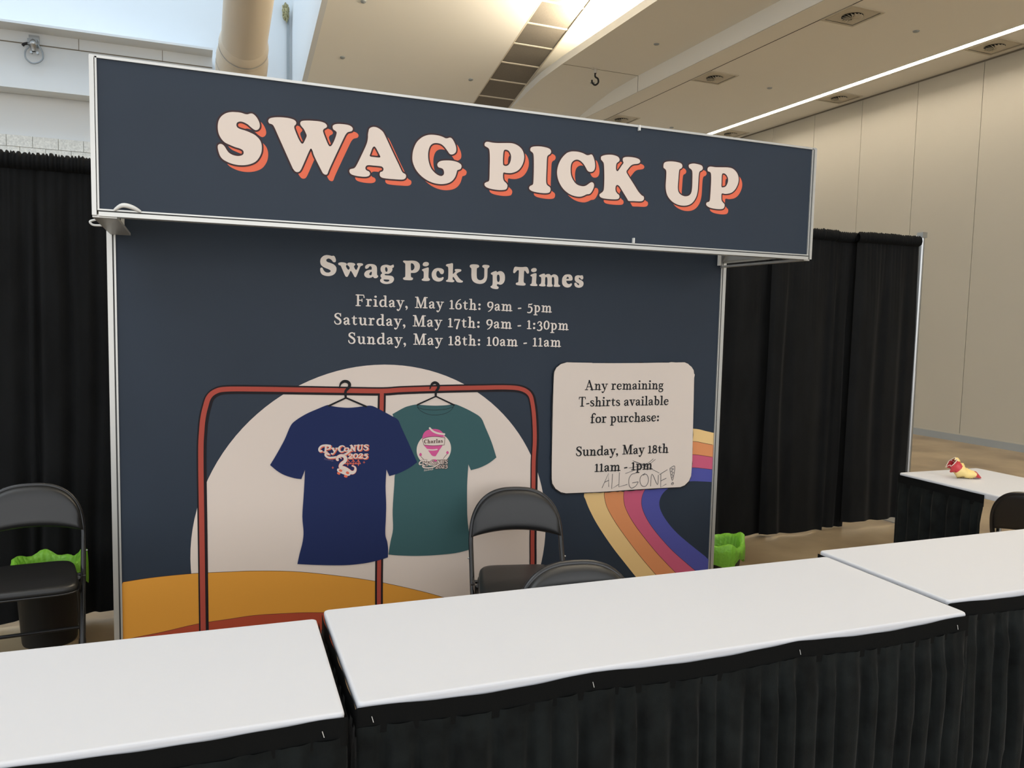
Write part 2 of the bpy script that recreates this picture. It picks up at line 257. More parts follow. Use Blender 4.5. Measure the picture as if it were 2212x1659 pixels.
# measured artwork outlines on the two printed planes, x and z in tenths of a millimetre
ART = {
  'big': [[[[1454,23101],[1672,23105],[1818,23074],[1906,23075],[1995,23112],[2071,23115],[2157,23061],[2245,22950],[2307,22805],[2312,22684],[2264,22597],[2187,22558],[2116,22575],[2022,22637],[1904,22730],[1758,22790],[1641,22795],[1553,22746],[1530,22659],[1567,22582],[1669,22538],[1815,22509],[1962,22464],[2139,22392],[2287,22270],[2361,22125],[2381,21975],[2360,21789],[2284,21614],[2165,21465],[1986,21363],[1780,21307],[1574,21294],[1370,21321],[1196,21380],[1067,21453],[981,21565],[925,21740],[911,21873],[941,21936],[998,21963],[1070,21949],[1142,21881],[1213,21768],[1285,21685],[1401,21626],[1547,21604],[1664,21624],[1746,21675],[1767,21747],[1738,21820],[1636,21870],[1490,21901],[1316,21959],[1143,22032],[1014,22168],[938,22340],[917,22547],[947,22744],[1034,22903],[1179,23024],[1323,23080]]],[[[2602,22929],[2648,23011],[2768,23061],[2949,23093],[3161,23105],[3343,23098],[3496,23060],[3564,22990],[3557,22913],[3511,22861],[3496,22798],[3527,22693],[3634,22441],[3711,22309],[3767,22253],[3820,22280],[3882,22405],[3934,22550],[3897,22655],[3835,22773],[3758,22857],[3717,22915],[3711,22991],[3773,23054],[3959,23090],[4208,23106],[4427,23105],[4584,23066],[4654,22993],[4641,22922],[4559,22866],[4515,22799],[4538,22692],[4649,22421],[4719,22287],[4776,22261],[4840,22314],[4935,22513],[4998,22709],[5004,22789],[4965,22832],[4885,22880],[4860,22962],[4885,23027],[4996,23081],[5188,23102],[5412,23095],[5542,23052],[5597,22979],[5568,22896],[5494,22863],[5414,22832],[5350,22762],[5254,22578],[4779,21519],[4684,21273],[4621,21226],[4542,21251],[4478,21334],[4210,21844],[4147,22026],[4090,22108],[4022,22013],[3805,21493],[3712,21297],[3634,21234],[3542,21241],[3465,21322],[3403,21440],[2947,22431],[2827,22694],[2767,22795],[2707,22828],[2632,22847]]],[[[6178,22930],[6210,23045],[6308,23113],[6424,23132],[6556,23099],[6690,23017],[6774,22913],[6927,22622],[7133,22221],[7340,21833],[7451,21615],[7513,21545],[7599,21506],[7627,21440],[7597,21349],[7482,21293],[7234,21281],[6964,21278],[6739,21291],[6645,21332],[6614,21401],[6636,21493],[6720,21533],[6759,21618],[6718,21689],[6635,21714],[6369,21715],[6170,21710],[6089,21654],[6073,21572],[6122,21512],[6205,21481],[6249,21411],[6213,21327],[6075,21276],[5812,21273],[5616,21301],[5519,21346],[5479,21423],[5502,21495],[5583,21528],[5664,21561],[5745,21671],[5906,22006],[6099,22442],[6157,22672],[6162,22832]],[[6396,22414],[6463,22366],[6598,22137],[6632,22059],[6582,22029],[6399,22028],[6267,22034],[6234,22070],[6266,22169],[6331,22352]]],[[[8621,23081],[8866,23080],[9043,23049],[9167,23006],[9255,23015],[9344,23048],[9433,23017],[9524,22893],[9599,22717],[9602,22550],[9532,22459],[9425,22415],[9336,22440],[9245,22548],[9119,22685],[8976,22771],[8800,22786],[8661,22748],[8557,22646],[8497,22474],[8482,22275],[8513,22046],[8604,21822],[8747,21669],[8889,21582],[9030,21561],[9118,21628],[9127,21736],[9079,21832],[8990,21864],[8902,21883],[8855,21962],[8882,22047],[8986,22124],[9163,22163],[9411,22180],[9627,22157],[9779,22097],[9838,22018],[9811,21915],[9739,21865],[9668,21835],[9641,21748],[9583,21575],[9460,21413],[9283,21307],[9035,21253],[8752,21263],[8471,21346],[8225,21491],[8015,21703],[7891,21955],[7864,22183],[7902,22449],[8019,22723],[8206,22922],[8413,23036]]],[[[10774,22953],[10810,23017],[10901,23051],[11105,23037],[11328,23043],[11627,23074],[11928,23097],[12157,23048],[12351,22923],[12459,22726],[12465,22484],[12368,22232],[12201,22044],[11956,21935],[11729,21915],[11608,21922],[11580,21851],[11583,21713],[11623,21596],[11719,21518],[11778,21436],[11762,21331],[11688,21256],[11444,21219],[11144,21229],[10920,21273],[10819,21340],[10806,21424],[10879,21482],[10970,21524],[11005,21629],[11008,22006],[11007,22415],[10986,22702],[10944,22800],[10850,22849],[10783,22886]],[[11596,22779],[11708,22818],[11822,22767],[11902,22620],[11898,22431],[11834,22270],[11723,22190],[11610,22197],[11570,22262],[11564,22536]]],[[[12734,22943],[12771,23016],[12905,23068],[13156,23097],[13430,23082],[13608,23030],[13658,22930],[13614,22838],[13525,22776],[13481,22667],[13472,22298],[13466,21805],[13491,21631],[13552,21565],[13652,21503],[13675,21398],[13618,21295],[13442,21253],[13168,21252],[12894,21283],[12756,21342],[12724,21420],[12772,21494],[12868,21544],[12903,21652],[12911,22107],[12899,22559],[12874,22766],[12814,22837],[12747,22875]]],[[[14641,23044],[14895,23051],[15109,23016],[15282,22957],[15389,22968],[15496,23004],[15575,22948],[15655,22767],[15692,22564],[15667,22410],[15584,22316],[15455,22286],[15346,22325],[15256,22449],[15145,22588],[14992,22698],[14842,22729],[14695,22677],[14593,22556],[14558,22348],[14587,22090],[14699,21875],[14874,21721],[15111,21673],[15281,21706],[15428,21805],[15534,21870],[15630,21848],[15668,21749],[15638,21614],[15548,21455],[15456,21380],[15336,21355],[15167,21274],[14997,21231],[14741,21249],[14484,21334],[14225,21518],[14029,21800],[13949,22108],[13990,22408],[14127,22698],[14330,22921],[14474,23002]]],[[[15954,22890],[15973,22967],[16145,23041],[16406,23081],[16627,23068],[16784,23014],[16845,22917],[16813,22838],[16735,22781],[16694,22712],[16682,22559],[16703,22465],[16762,22432],[16826,22495],[16952,22679],[17037,22801],[16998,22893],[17007,22990],[17116,23050],[17339,23075],[17610,23066],[17793,23018],[17851,22935],[17808,22865],[17710,22825],[17531,22790],[17398,22720],[17269,22574],[17193,22452],[17280,22305],[17564,21963],[17802,21673],[17967,21531],[18074,21480],[18097,21385],[18045,21303],[17910,21261],[17592,21249],[17344,21242],[17273,21322],[17085,21558],[16897,21793],[16828,21845],[16761,21858],[16705,21808],[16687,21699],[16714,21586],[16797,21497],[16874,21445],[16891,21350],[16827,21280],[16651,21251],[16341,21243],[16077,21261],[15957,21317],[15941,21403],[16026,21474],[16110,21557],[16141,21693],[16145,22074],[16121,22489],[16092,22695],[16023,22783],[15965,22834]]],[[[19015,22907],[19058,22997],[19196,23057],[19452,23088],[19735,23079],[19917,23037],[19979,22936],[19936,22841],[19844,22786],[19811,22664],[19795,22307],[19786,21990],[19842,21796],[19990,21688],[20183,21652],[20373,21698],[20487,21827],[20524,22050],[20523,22369],[20506,22726],[20438,22839],[20340,22890],[20302,22985],[20356,23050],[20546,23099],[20788,23090],[20984,23048],[21047,22942],[20994,22849],[20890,22788],[20849,22636],[20837,22275],[20821,21914],[20738,21627],[20556,21392],[20297,21265],[19963,21241],[19627,21323],[19383,21483],[19233,21688],[19164,21978],[19172,22333],[19168,22627],[19117,22720],[19021,22782]]],[[[21293,22916],[21328,22999],[21448,23050],[21719,23047],[22015,23069],[22412,23097],[22665,23059],[22875,22915],[22988,22700],[22977,22454],[22840,22177],[22622,21996],[22325,21924],[22125,21928],[22096,21812],[22115,21631],[22195,21535],[22284,21460],[22281,21337],[22185,21249],[21913,21221],[21565,21245],[21364,21311],[21301,21387],[21331,21470],[21452,21520],[21495,21644],[21509,22049],[21511,22493],[21488,22732],[21435,22808],[21321,22838]],[[22080,22764],[22202,22815],[22331,22745],[22419,22591],[22399,22406],[22307,22256],[22185,22205],[22084,22217],[22074,22419]]]],
  'title': [[[[5712,18799],[5847,18785],[5921,18770],[5996,18783],[6056,18726],[6096,18608],[6087,18517],[6027,18490],[5967,18511],[5892,18598],[5787,18647],[5698,18618],[5668,18557],[5713,18493],[5848,18452],[5998,18393],[6103,18292],[6128,18173],[6089,18035],[5984,17925],[5820,17864],[5641,17866],[5492,17920],[5417,18022],[5402,18171],[5446,18227],[5506,18205],[5551,18117],[5640,18031],[5760,18015],[5849,18055],[5855,18116],[5759,18171],[5580,18239],[5446,18337],[5401,18485],[5431,18635],[5534,18745],[5623,18785]]],[[[6202,18423],[6223,18472],[6328,18504],[6480,18499],[6571,18464],[6586,18405],[6556,18358],[6572,18283],[6663,18181],[6724,18259],[6678,18348],[6617,18391],[6610,18460],[6692,18506],[6844,18507],[6951,18476],[6973,18416],[6922,18359],[6937,18284],[7014,18187],[7075,18275],[7105,18368],[7059,18426],[7059,18481],[7151,18507],[7289,18498],[7335,18454],[7305,18401],[7228,18373],[7183,18280],[7062,17970],[7001,17861],[6940,17879],[6878,17993],[6770,18140],[6710,18016],[6634,17876],[6574,17859],[6513,17917],[6390,18184],[6314,18347],[6238,18373]]],[[[7429,18306],[7444,18398],[7552,18473],[7707,18493],[7862,18469],[7957,18391],[7983,18254],[7984,18069],[7997,17993],[8038,17964],[8023,17902],[7945,17852],[7852,17855],[7789,17914],[7727,17874],[7587,17847],[7463,17879],[7394,17968],[7406,18076],[7492,18171],[7631,18223],[7724,18236],[7733,18335],[7692,18388],[7630,18376],[7568,18297],[7491,18263],[7445,18276]],[[7734,18135],[7678,18118],[7623,18039],[7648,17979],[7711,17981],[7741,18044]]],[[[8145,18307],[8191,18417],[8316,18478],[8458,18490],[8600,18457],[8679,18485],[8743,18510],[8775,18459],[8760,18381],[8697,18347],[8707,18270],[8651,18159],[8525,18076],[8399,18071],[8336,18038],[8384,18003],[8526,17999],[8684,17981],[8774,17901],[8775,17777],[8672,17658],[8466,17604],[8277,17618],[8150,17691],[8134,17783],[8196,17862],[8148,17938],[8163,18031],[8225,18095],[8162,18185]],[[8412,18380],[8466,18321],[8476,18229],[8436,18159],[8382,18194],[8359,18286],[8371,18354]],[[8307,17805],[8433,17810],[8559,17799],[8544,17737],[8450,17708],[8339,17729],[8291,17773]]],[[[9203,18680],[9250,18723],[9411,18721],[9669,18740],[9863,18711],[9995,18608],[10023,18453],[9966,18293],[9821,18184],[9643,18164],[9595,18162],[9586,18074],[9607,17965],[9685,17937],[9686,17865],[9615,17825],[9421,17817],[9277,17827],[9218,17872],[9234,17928],[9307,17963],[9322,18063],[9318,18405],[9310,18576],[9252,18626]],[[9590,18605],[9687,18594],[9752,18503],[9754,18394],[9690,18303],[9603,18287],[9582,18448]]],[[[10122,18331],[10161,18365],[10291,18417],[10421,18455],[10455,18409],[10451,18236],[10447,18015],[10478,17947],[10521,17907],[10496,17843],[10397,17814],[10234,17811],[10128,17838],[10128,17892],[10199,17942],[10214,18068],[10205,18241],[10145,18285]]],[[[10158,18584],[10189,18658],[10287,18706],[10402,18699],[10458,18639],[10436,18556],[10339,18504],[10224,18509],[10165,18544]]],[[[10916,18452],[11083,18437],[11190,18369],[11202,18252],[11137,18169],[11036,18191],[10969,18289],[10902,18318],[10837,18236],[10839,18094],[10923,17996],[11056,17992],[11155,18034],[11199,17997],[11157,17900],[11025,17822],[10860,17816],[10693,17892],[10615,18037],[10612,18211],[10703,18366],[10817,18431]]],[[[11302,18611],[11361,18655],[11495,18683],[11595,18710],[11653,18674],[11656,18484],[11652,18286],[11664,18203],[11737,18264],[11786,18330],[11745,18376],[11768,18431],[11903,18447],[12055,18431],[12080,18374],[12023,18324],[11939,18288],[11839,18204],[11892,18111],[11995,17987],[12098,17911],[12167,17881],[12151,17826],[12049,17803],[11897,17816],[11828,17868],[11742,17993],[11673,18070],[11647,18005],[11658,17935],[11726,17896],[11727,17842],[11644,17807],[11442,17812],[11334,17827],[11324,17881],[11400,17925],[11422,18028],[11427,18314],[11414,18489],[11380,18541],[11319,18558]]],[[[12505,18602],[12528,18667],[12647,18704],[12853,18707],[12964,18671],[12983,18607],[12942,18557],[12874,18522],[12867,18344],[12875,18118],[12918,18007],[13040,17957],[13178,18001],[13252,18117],[13257,18360],[13247,18538],[13173,18577],[13148,18640],[13199,18698],[13337,18714],[13484,18694],[13520,18638],[13479,18574],[13428,18530],[13421,18335],[13412,18107],[13353,17927],[13217,17814],[13009,17777],[12784,17824],[12644,17948],[12596,18139],[12592,18364],[12582,18509],[12530,18548]]],[[[13596,18310],[13641,18351],[13780,18415],[13885,18436],[13921,18382],[14025,18432],[14167,18432],[14292,18339],[14342,18194],[14336,17997],[14251,17846],[14111,17776],[13969,17803],[13924,17752],[13946,17704],[14018,17658],[14002,17582],[13904,17556],[13728,17572],[13611,17627],[13603,17682],[13672,17727],[13698,17826],[13699,18086],[13686,18232],[13618,18262]],[[13959,18260],[14030,18246],[14067,18134],[14060,17970],[14002,17902],[13941,17949],[13917,18095],[13925,18209]]],[[[14890,18693],[15033,18683],[15249,18686],[15465,18709],[15557,18657],[15615,18527],[15624,18435],[15575,18376],[15502,18406],[15416,18508],[15362,18483],[15351,18218],[15346,18003],[15377,17921],[15450,17884],[15441,17808],[15344,17778],[15127,17780],[14965,17800],[14928,17855],[14962,17906],[15051,17942],[15065,18108],[15077,18372],[15066,18520],[14984,18506],[14896,18414],[14826,18368],[14778,18409],[14786,18524],[14826,18641]]],[[[15701,18299],[15747,18340],[15909,18407],[16000,18417],[16038,18379],[16032,18179],[16024,17946],[16062,17880],[16100,17842],[16080,17788],[15963,17777],[15780,17780],[15706,17807],[15716,17858],[15777,17903],[15791,18037],[15794,18219],[15731,18260]]],[[[15734,18549],[15769,18626],[15884,18671],[15994,18660],[16040,18595],[16009,18511],[15890,18466],[15780,18484]]],[[[16180,18302],[16222,18343],[16386,18410],[16486,18414],[16510,18355],[16627,18403],[16756,18402],[16840,18339],[16961,18401],[17110,18390],[17225,18294],[17249,18126],[17247,17958],[17286,17892],[17359,17854],[17334,17799],[17222,17782],[17053,17782],[16997,17814],[17014,17865],[17030,17950],[17016,18185],[16965,18266],[16891,18230],[16889,18045],[16893,17928],[16939,17862],[16930,17795],[16811,17774],[16663,17775],[16617,17817],[16641,17875],[16648,18036],[16632,18203],[16583,18251],[16521,18215],[16515,18031],[16511,17914],[16542,17858],[16533,17797],[16404,17776],[16238,17787],[16189,17825],[16217,17876],[16289,17922],[16303,18090],[16288,18223],[16206,18259]]],[[[17748,18433],[17919,18423],[18028,18326],[18048,18191],[17985,18128],[17815,18114],[17701,18103],[17743,17993],[17858,17940],[17951,17984],[18009,17979],[18011,17901],[17919,17806],[17769,17767],[17597,17808],[17480,17933],[17456,18117],[17489,18271],[17598,18393]],[[17715,18263],[17771,18316],[17829,18267],[17830,18217],[17755,18207],[17698,18211]]],[[[18171,18264],[18206,18360],[18338,18413],[18491,18406],[18587,18424],[18638,18385],[18660,18283],[18613,18207],[18536,18217],[18457,18292],[18400,18273],[18429,18213],[18557,18160],[18663,18079],[18679,17960],[18606,17838],[18435,17780],[18262,17808],[18183,17874],[18160,17992],[18216,18035],[18294,17997],[18373,17915],[18430,17927],[18409,17994],[18273,18057],[18186,18146]]]],
  'circle': [8378,5355,8525,8490],
  'rack': [[353,1564],[344,2199],[330,6485],[320,9892],[371,11028],[433,11593],[530,12025],[665,12436],[940,12683],[1405,12780],[2719,12763],[4529,12709],[6406,12653],[8262,12604],[9212,12649],[11275,12689],[13153,12703],[14552,12703],[15343,12616],[15809,12342],[15985,11861],[16103,11056],[16163,9975],[16130,8903],[16150,7544],[16166,4994],[16203,3601],[16212,1759]],
  'post': [[8263,12573],[8249,11611],[8199,4499],[8205,2270],[8203,1415]],
  'navy_shirt': [[5723,11993],[5866,11961],[6180,11897],[6640,11852],[7046,11867],[7426,11906],[7810,11910],[8348,11631],[8740,11412],[9045,11212],[9201,10859],[9578,10060],[9998,9140],[9592,8873],[9103,8655],[8647,8540],[8505,8868],[8470,8054],[8508,7202],[8502,6594],[8479,5741],[8574,5366],[8620,4994],[8612,4595],[8229,4508],[7567,4419],[6796,4403],[6093,4454],[5229,4556],[4398,4679],[4493,5130],[4633,5706],[4672,6174],[4621,6881],[4671,7755],[4705,8336],[4738,9043],[4576,8622],[4270,8680],[3829,8848],[3501,9066],[3208,9339],[3503,9839],[3831,10454],[4095,11074],[4326,11324],[4769,11599],[5272,11818]],
  'teal_shirt': [[9956,11938],[10173,11909],[10861,11859],[11494,11877],[11825,11919],[12266,11756],[12791,11496],[13223,11205],[13464,10728],[13813,9960],[14084,9187],[13701,8920],[13239,8721],[12747,8607],[12610,8909],[12564,7874],[12587,6609],[12632,5971],[12707,5456],[12749,5005],[12737,4591],[12003,4486],[10969,4480],[10018,4531],[9145,4637],[8641,4727],[8739,5352],[8855,5956],[8828,6875],[8895,8089],[8950,8694],[9338,9585],[9019,10805],[8770,11501],[9313,11788],[9618,11884]],
  'collar': [[[9956,11926],[10083,11681],[10428,11479],[10868,11401],[11373,11468],[11689,11645],[11825,11901]],[[9976,11792],[10363,11687],[10864,11645],[11370,11677],[11783,11778]]],
  'hangers': [[[[5809,11962],[6580,12314],[7515,11892]],[[6569,12314],[6556,12606],[6705,12796],[6739,12935],[6657,13047],[6490,13077],[6336,12974],[6273,12766]]],[[[9975,11925],[10886,12315],[11813,11876]],[[10879,12315],[10889,12534],[10999,12715],[10991,12879],[10832,12978],[10670,12895],[10580,12672]]]],
  'orange': [[-3040,4572],[-1729,4667],[-108,4681],[1543,4601],[2527,4539],[4126,4356],[5780,4034],[7851,3528],[10017,2836],[11597,2229],[13453,1401],[15246,450]],
  'red': [[-3097,2012],[-2218,2119],[-1304,2204],[107,2386],[1529,2446],[2519,2480],[3795,2411],[5022,2305],[6912,2008],[10084,1177]],
  'stripes': [[[27368,9931],[26628,10098],[25752,10267],[23990,10267],[22112,9782],[20430,8820],[19386,7797],[19085,7009],[19185,6680],[19442,6123],[19952,5270],[20848,4044],[21757,2960],[22417,2192],[23017,1535],[23827,702]],[[27348,9263],[26528,9421],[25787,9551],[24346,9522],[22517,9054],[21122,8245],[20414,7577],[20284,7004],[20340,6604],[20529,6100],[21048,5294],[21831,4290],[22691,3262],[23698,2173],[24381,1472],[25209,688]],[[27350,8570],[26563,8709],[25769,8812],[24379,8778],[22985,8399],[21944,7764],[21558,7292],[21476,7012],[21483,6528],[21639,6022],[22105,5268],[22836,4372],[23778,3330],[24940,2201],[25774,1466],[26691,694]],[[27366,7869],[26600,7983],[25778,8076],[24609,8011],[23778,7775],[23153,7448],[22897,7185],[22790,7025],[22627,6674],[22601,6232],[22780,5719],[23189,5073],[23866,4286],[24822,3348],[26245,2185],[27059,1564],[27487,1253]],[[27354,7168],[26501,7257],[25629,7306],[24779,7158],[24265,6991],[23891,6678],[23734,6267],[23832,5811],[24214,5219],[24902,4484],[25938,3650],[27421,2553]]],
  'notice': [[17081,13248],[17099,13469],[17214,13689],[17452,13865],[17792,13962],[18583,13945],[19235,13936],[19286,13922],[20614,13917],[22187,13926],[23260,13944],[23914,13944],[24077,13973],[24354,13954],[24908,13963],[25136,13883],[25252,13788],[25368,13717],[25518,13526],[25556,13336],[25603,13288],[25567,13098],[25597,11904],[25633,9981],[25664,8529],[25646,7947],[25632,7656],[25503,7371],[25230,7144],[24951,7063],[23557,7089],[21929,7102],[20869,7097],[19828,7101],[18806,7132],[17951,7154],[17651,7227],[17349,7427],[17154,7710],[17118,7938],[17097,8479],[17083,9826],[17070,11610],[17072,12718]],
  'times': [["Friday, May 16th: 9am - 5pm",7009,16549,16911,16487,523],["Saturday, May 17th: 9am - 1:30pm",6032,15683,17876,15612,526],["Sunday, May 18th: 10am - 11am",6671,14811,17466,14751,525]],
  'note': [["Any remaining",18880,12522,23605,12512,504],["T-shirts available",18533,11668,23973,11649,504],["for purchase:",19251,10791,23425,10774,509],["Sunday, May 18th",18451,9079,24068,9024,509],["11am - 1pm",19585,8192,23084,8165,516]],
  'hand': [[[20053,7319],[20415,8078],[20451,7356]],[[20183,7604],[20439,7696]],[[20651,8019],[20633,7228],[21025,7429]],[[21069,8067],[21061,7305],[21570,7407]],[[22043,7983],[21816,7934],[21666,7683],[21695,7352],[21845,7192],[22082,7282],[22225,7463],[22207,7511],[21887,7473]],[[22647,7951],[22410,7807],[22351,7550],[22486,7282],[22731,7253],[22873,7473],[22864,7711],[22731,7899],[22543,7861]],[[23030,7235],[23096,7889],[23466,7286],[23498,7810]],[[23662,7835],[23677,7130],[24018,7287]],[[23580,7839],[24055,8077]],[[23662,7476],[24004,7610]],[[24219,8141],[24532,8235],[24417,7457],[24220,8117]],[[24287,8113],[24454,8105],[24304,7968],[24452,7912],[24346,7798],[24437,7745],[24377,7604]],[[24352,7292],[24432,7360],[24503,7293],[24428,7215],[24353,7268],[24490,7323]],[[21866,8683],[22519,8440],[23548,7927]],[[21948,8632],[22630,8377],[23072,8175]],[[23269,8688],[22792,8379],[22205,8219],[21441,8010]],[[23131,8718],[22683,8408],[21642,8295]]],
  'logo_text': [["PyC",5562,9819,6521,9795,304],["oNUS",6488,9823,7633,9835,267],["2025",6677,9480,7602,9465,261]],
  'logo_pitt': [["Pittsburgh",5601,9470,6016,9371,73]],
  'swash': [[[5868,10108],[5674,10139],[5481,10113],[5375,10002],[5385,9886],[5472,9882]],[[5804,9719],[5675,9758],[5659,9659],[5821,9559],[6113,9566],[6341,9622],[6604,9701],[6800,9860]]],
  'snake': [[6375,9477],[6293,9558],[6205,9495],[6228,9417],[6172,9463],[6211,9568],[6341,9629],[6489,9596],[6572,9485],[6533,9353],[6376,9227],[6344,9095],[6508,9036],[6657,8945],[6839,8808],[6972,8828],[7031,8942],[7004,9062],[6887,9128]],
  'skate': [[6181,8976],[6229,9033],[6377,8993],[6574,8915],[6773,8821],[6813,8735],[6741,8665],[6609,8685],[6378,8792],[6214,8884]],
  'skate_pads': [[[6262,8965],[6344,8988],[6426,8923],[6378,8865],[6286,8897]],[[6591,8847],[6674,8870],[6747,8799],[6701,8734],[6608,8773]],[[6181,8835],[6247,8865],[6338,8800],[6296,8736],[6208,8767]],[[6503,8684],[6592,8706],[6675,8641],[6626,8584],[6527,8609]]],
  'bridge': [[[6677,9430],[6679,9138]],[[6929,9418],[6930,9166]],[[7168,9407],[7170,9121]],[[6547,9235],[7262,9201]],[[6556,9251],[6677,9420],[6804,9240],[6929,9408],[7049,9228],[7168,9397],[7256,9218]],[[7386,9262],[7486,9257]],[[7435,9310],[7436,9209]],[[5946,9081],[6030,9077]],[[5988,9129],[5988,9029]]],
  'disc': [10835,9731,866,804],
  'balloon': [["pink",[[10253,10249],[10291,10502],[10471,10674],[10784,10730],[11100,10669],[11315,10467],[11382,10270],[11318,10313],[10789,10358],[10476,10318]]],["cream",[[10242,10250],[10475,10333],[10789,10358],[11106,10331],[11382,10270],[11400,10156],[11350,9926],[10796,9912],[10324,9967]]],["pink",[[10350,9950],[10796,9902],[11281,9924],[11115,9704],[10961,9413],[10750,9422],[10590,9624],[10430,9835]]],["pink",[[10742,9233],[10964,9222],[10965,9119],[10754,9129]]],["pink",[[10096,9518],[10162,9591],[10226,9527],[10216,9446],[10123,9440]]],["pink",[[11452,9561],[11520,9625],[11585,9556],[11570,9489],[11480,9483]]]],
  'ribbons': [[20,[[10605,10777],[10786,10608],[11050,10502],[11347,10456]]],[14,[[10457,9742],[10746,9704],[10988,9720]]],[7,[[11287,9913],[10951,9403]]],[5,[[11342,10456],[11318,10287]]]],
  'stems': [[[10164,9448],[10228,9359],[10334,9252]],[[11517,9481],[11412,9382],[11318,9258]],[[10242,10250],[10475,10333],[10789,10358],[11106,10331],[11382,10270]],[[10324,9967],[10796,9912],[11350,9926]],[[10242,10250],[10324,9967]],[[11382,10270],[11350,9926]]],
  'teal_text': [["PyC",10233,9006,10835,8987,215],["oNUS",10809,8988,11525,8984,206],["2025",10917,8787,11528,8787,185]],
  'teal_swash': [[[10465,9220],[10282,9218],[10127,9134],[10118,9032],[10206,9028]],[[10390,8942],[10285,8962],[10312,8879],[10522,8838],[10811,8865],[11073,8986]]],
  'charlas': [["Charlas",10339,10042,11269,10048,183]],
  'teal_pitt': [["Pittsburgh",10352,8677,10813,8741,87]],
}


# ------------------------------------------------------------------ the hall
K = .823
def roof_z(y): return 5.47 + .25*(13.5-y)
FAR, RIGHT, RC = 15.1, 10.2, 5.33      # far wall, right wall, low ceiling height
XS, XT0, XT1, XB = 1.72, 4.68, 5.39, 6.75   # skylight edge, tile strip, box beam edge

b = MB(); b.box(-30, RIGHT+.2, -30, FAR+.2, -.12, 0, 'floor'); struct(b, 'floor')

b = MB()                                # right wall: tall movable panels with open seams
seam0, pitch = 8.03, 1.075
b.box(RIGHT+.02, RIGHT+.2, -8, FAR+.2, 0, RC+.25, 'seam')
k0 = -15
for k in range(k0, 8):
    y0 = seam0 + k*pitch; y1 = min(y0+pitch, FAR)
    if y0 < -8 or y0 >= FAR: continue
    b.box(RIGHT, RIGHT+.03, y0+.004, y1-.004, .0, RC-.03, 'wallpanel')
struct(b, 'wall_right')
b = MB(); b.box(RIGHT-.014, RIGHT+.01, -8, FAR, .0, .1, 'base'); b.box(RIGHT-.008, RIGHT+.01, -8, FAR, .1, .116, 'wallpanel')
struct(b, 'baseboard_right')

b = MB()                                # far wall: split-face block below, plaster above
ztop_block = 4.39
b.box(-14, RIGHT+.2, FAR+.02, FAR+.3, 0, 10.4, 'plaster')
b.box(-14, XB, FAR+.005, FAR+.03, 0, ztop_block, 'mortar')
bw, bh = .366, .185
x = -1.63 - 12*bw*2
row = 0
z = ztop_block
while z > 2.2:
    off = (row % 2)*bw*.5
    xx = -1.626-14*bw+off
    while xx < 3.0:
        b.box(xx+.005, xx+bw-.005, FAR-.012, FAR+.02, z-bh+.005, z-.004, 'block'); xx += bw
    z -= bh; row += 1
struct(b, 'wall_back')

b = MB()                                # sloping roof, tile strip, lit cove, well wall
Y0 = -6.0
def sloped(x0, x1, ya, yb, m, t=.12, dz=0):
    b.slab([(x0, ya, roof_z(ya)+dz), (x1, ya, roof_z(ya)+dz), (x1, yb, roof_z(yb)+dz), (x0, yb, roof_z(yb)+dz)], (0, 0, t), m)
sloped(XS+.002, XT0, Y0, FAR, 'ceil')
sloped(XT1, XB+.1, Y0, FAR, 'ceil')
sloped(-14, XS-.002, Y0, 10.09, 'ceil')
struct(b, 'ceiling')
b = MB()
sloped(XT0, XT1, Y0, FAR, 'tile', .1, .02)
ys = 8.0+.0
tp = .533
y = 10.77 - 10*tp
while y < FAR:
    b.slab([(XT0, y-.013, roof_z(y-.013)+.01), (XT1, y-.013, roof_z(y-.013)+.01), (XT1, y+.013, roof_z(y+.013)+.01), (XT0, y+.013, roof_z(y+.013)+.01)], (0, 0, .014), 'tbar'); y += tp
for xx in (XT0, XT1-.02):
    b.slab([(xx, Y0, roof_z(Y0)-.002), (xx+.02, Y0, roof_z(Y0)-.002), (xx+.02, FAR, roof_z(FAR)-.002), (xx, FAR, roof_z(FAR)-.002)], (0, 0, .03), 'tbar')
struct(b, 'ceiling_tile_strip')

b = MB()                                # daylight well: right cheek and far face
b.slab([(XS, 10.2, roof_z(10.2)-.002), (XS, FAR+.1, roof_z(FAR+.1)-.002), (XS, FAR+.1, 10.4), (XS, 10.2, 10.4)], (.08, 0, 0), 'plaster'); struct(b, 'wall_skylight_right')
b = MB(); b.box(-14, XS, 10.1, 10.2, roof_z(10.2), 10.4, 'plaster')
struct(b, 'wall_skylight_front')
b = MB(); b.box(XS-.09, XS-.05, FAR-.05, FAR, 4.6, 6.95, 'base'); struct(b, 'trim_1')

b = MB()                                # deep beam across the far wall
XE = .37
b.box(-14, XE, 14.70, FAR, 5.04, 5.90, 'plaster')
b.box(-14, XE, 14.684, 14.70, 5.735, 5.90, 'plaster')
b.box(-14, XE, 14.30, FAR, 5.90, 5.935, 'plaster')
for xx in (-3.9, -1.62, -.4):
    b.box(xx-.004, xx+.004, 14.681, 14.69, 5.735, 5.90, 'seam')
b.box(-14, XE, 14.69, 14.702, 5.722, 5.735, 'seam')
struct(b, 'trim_2')

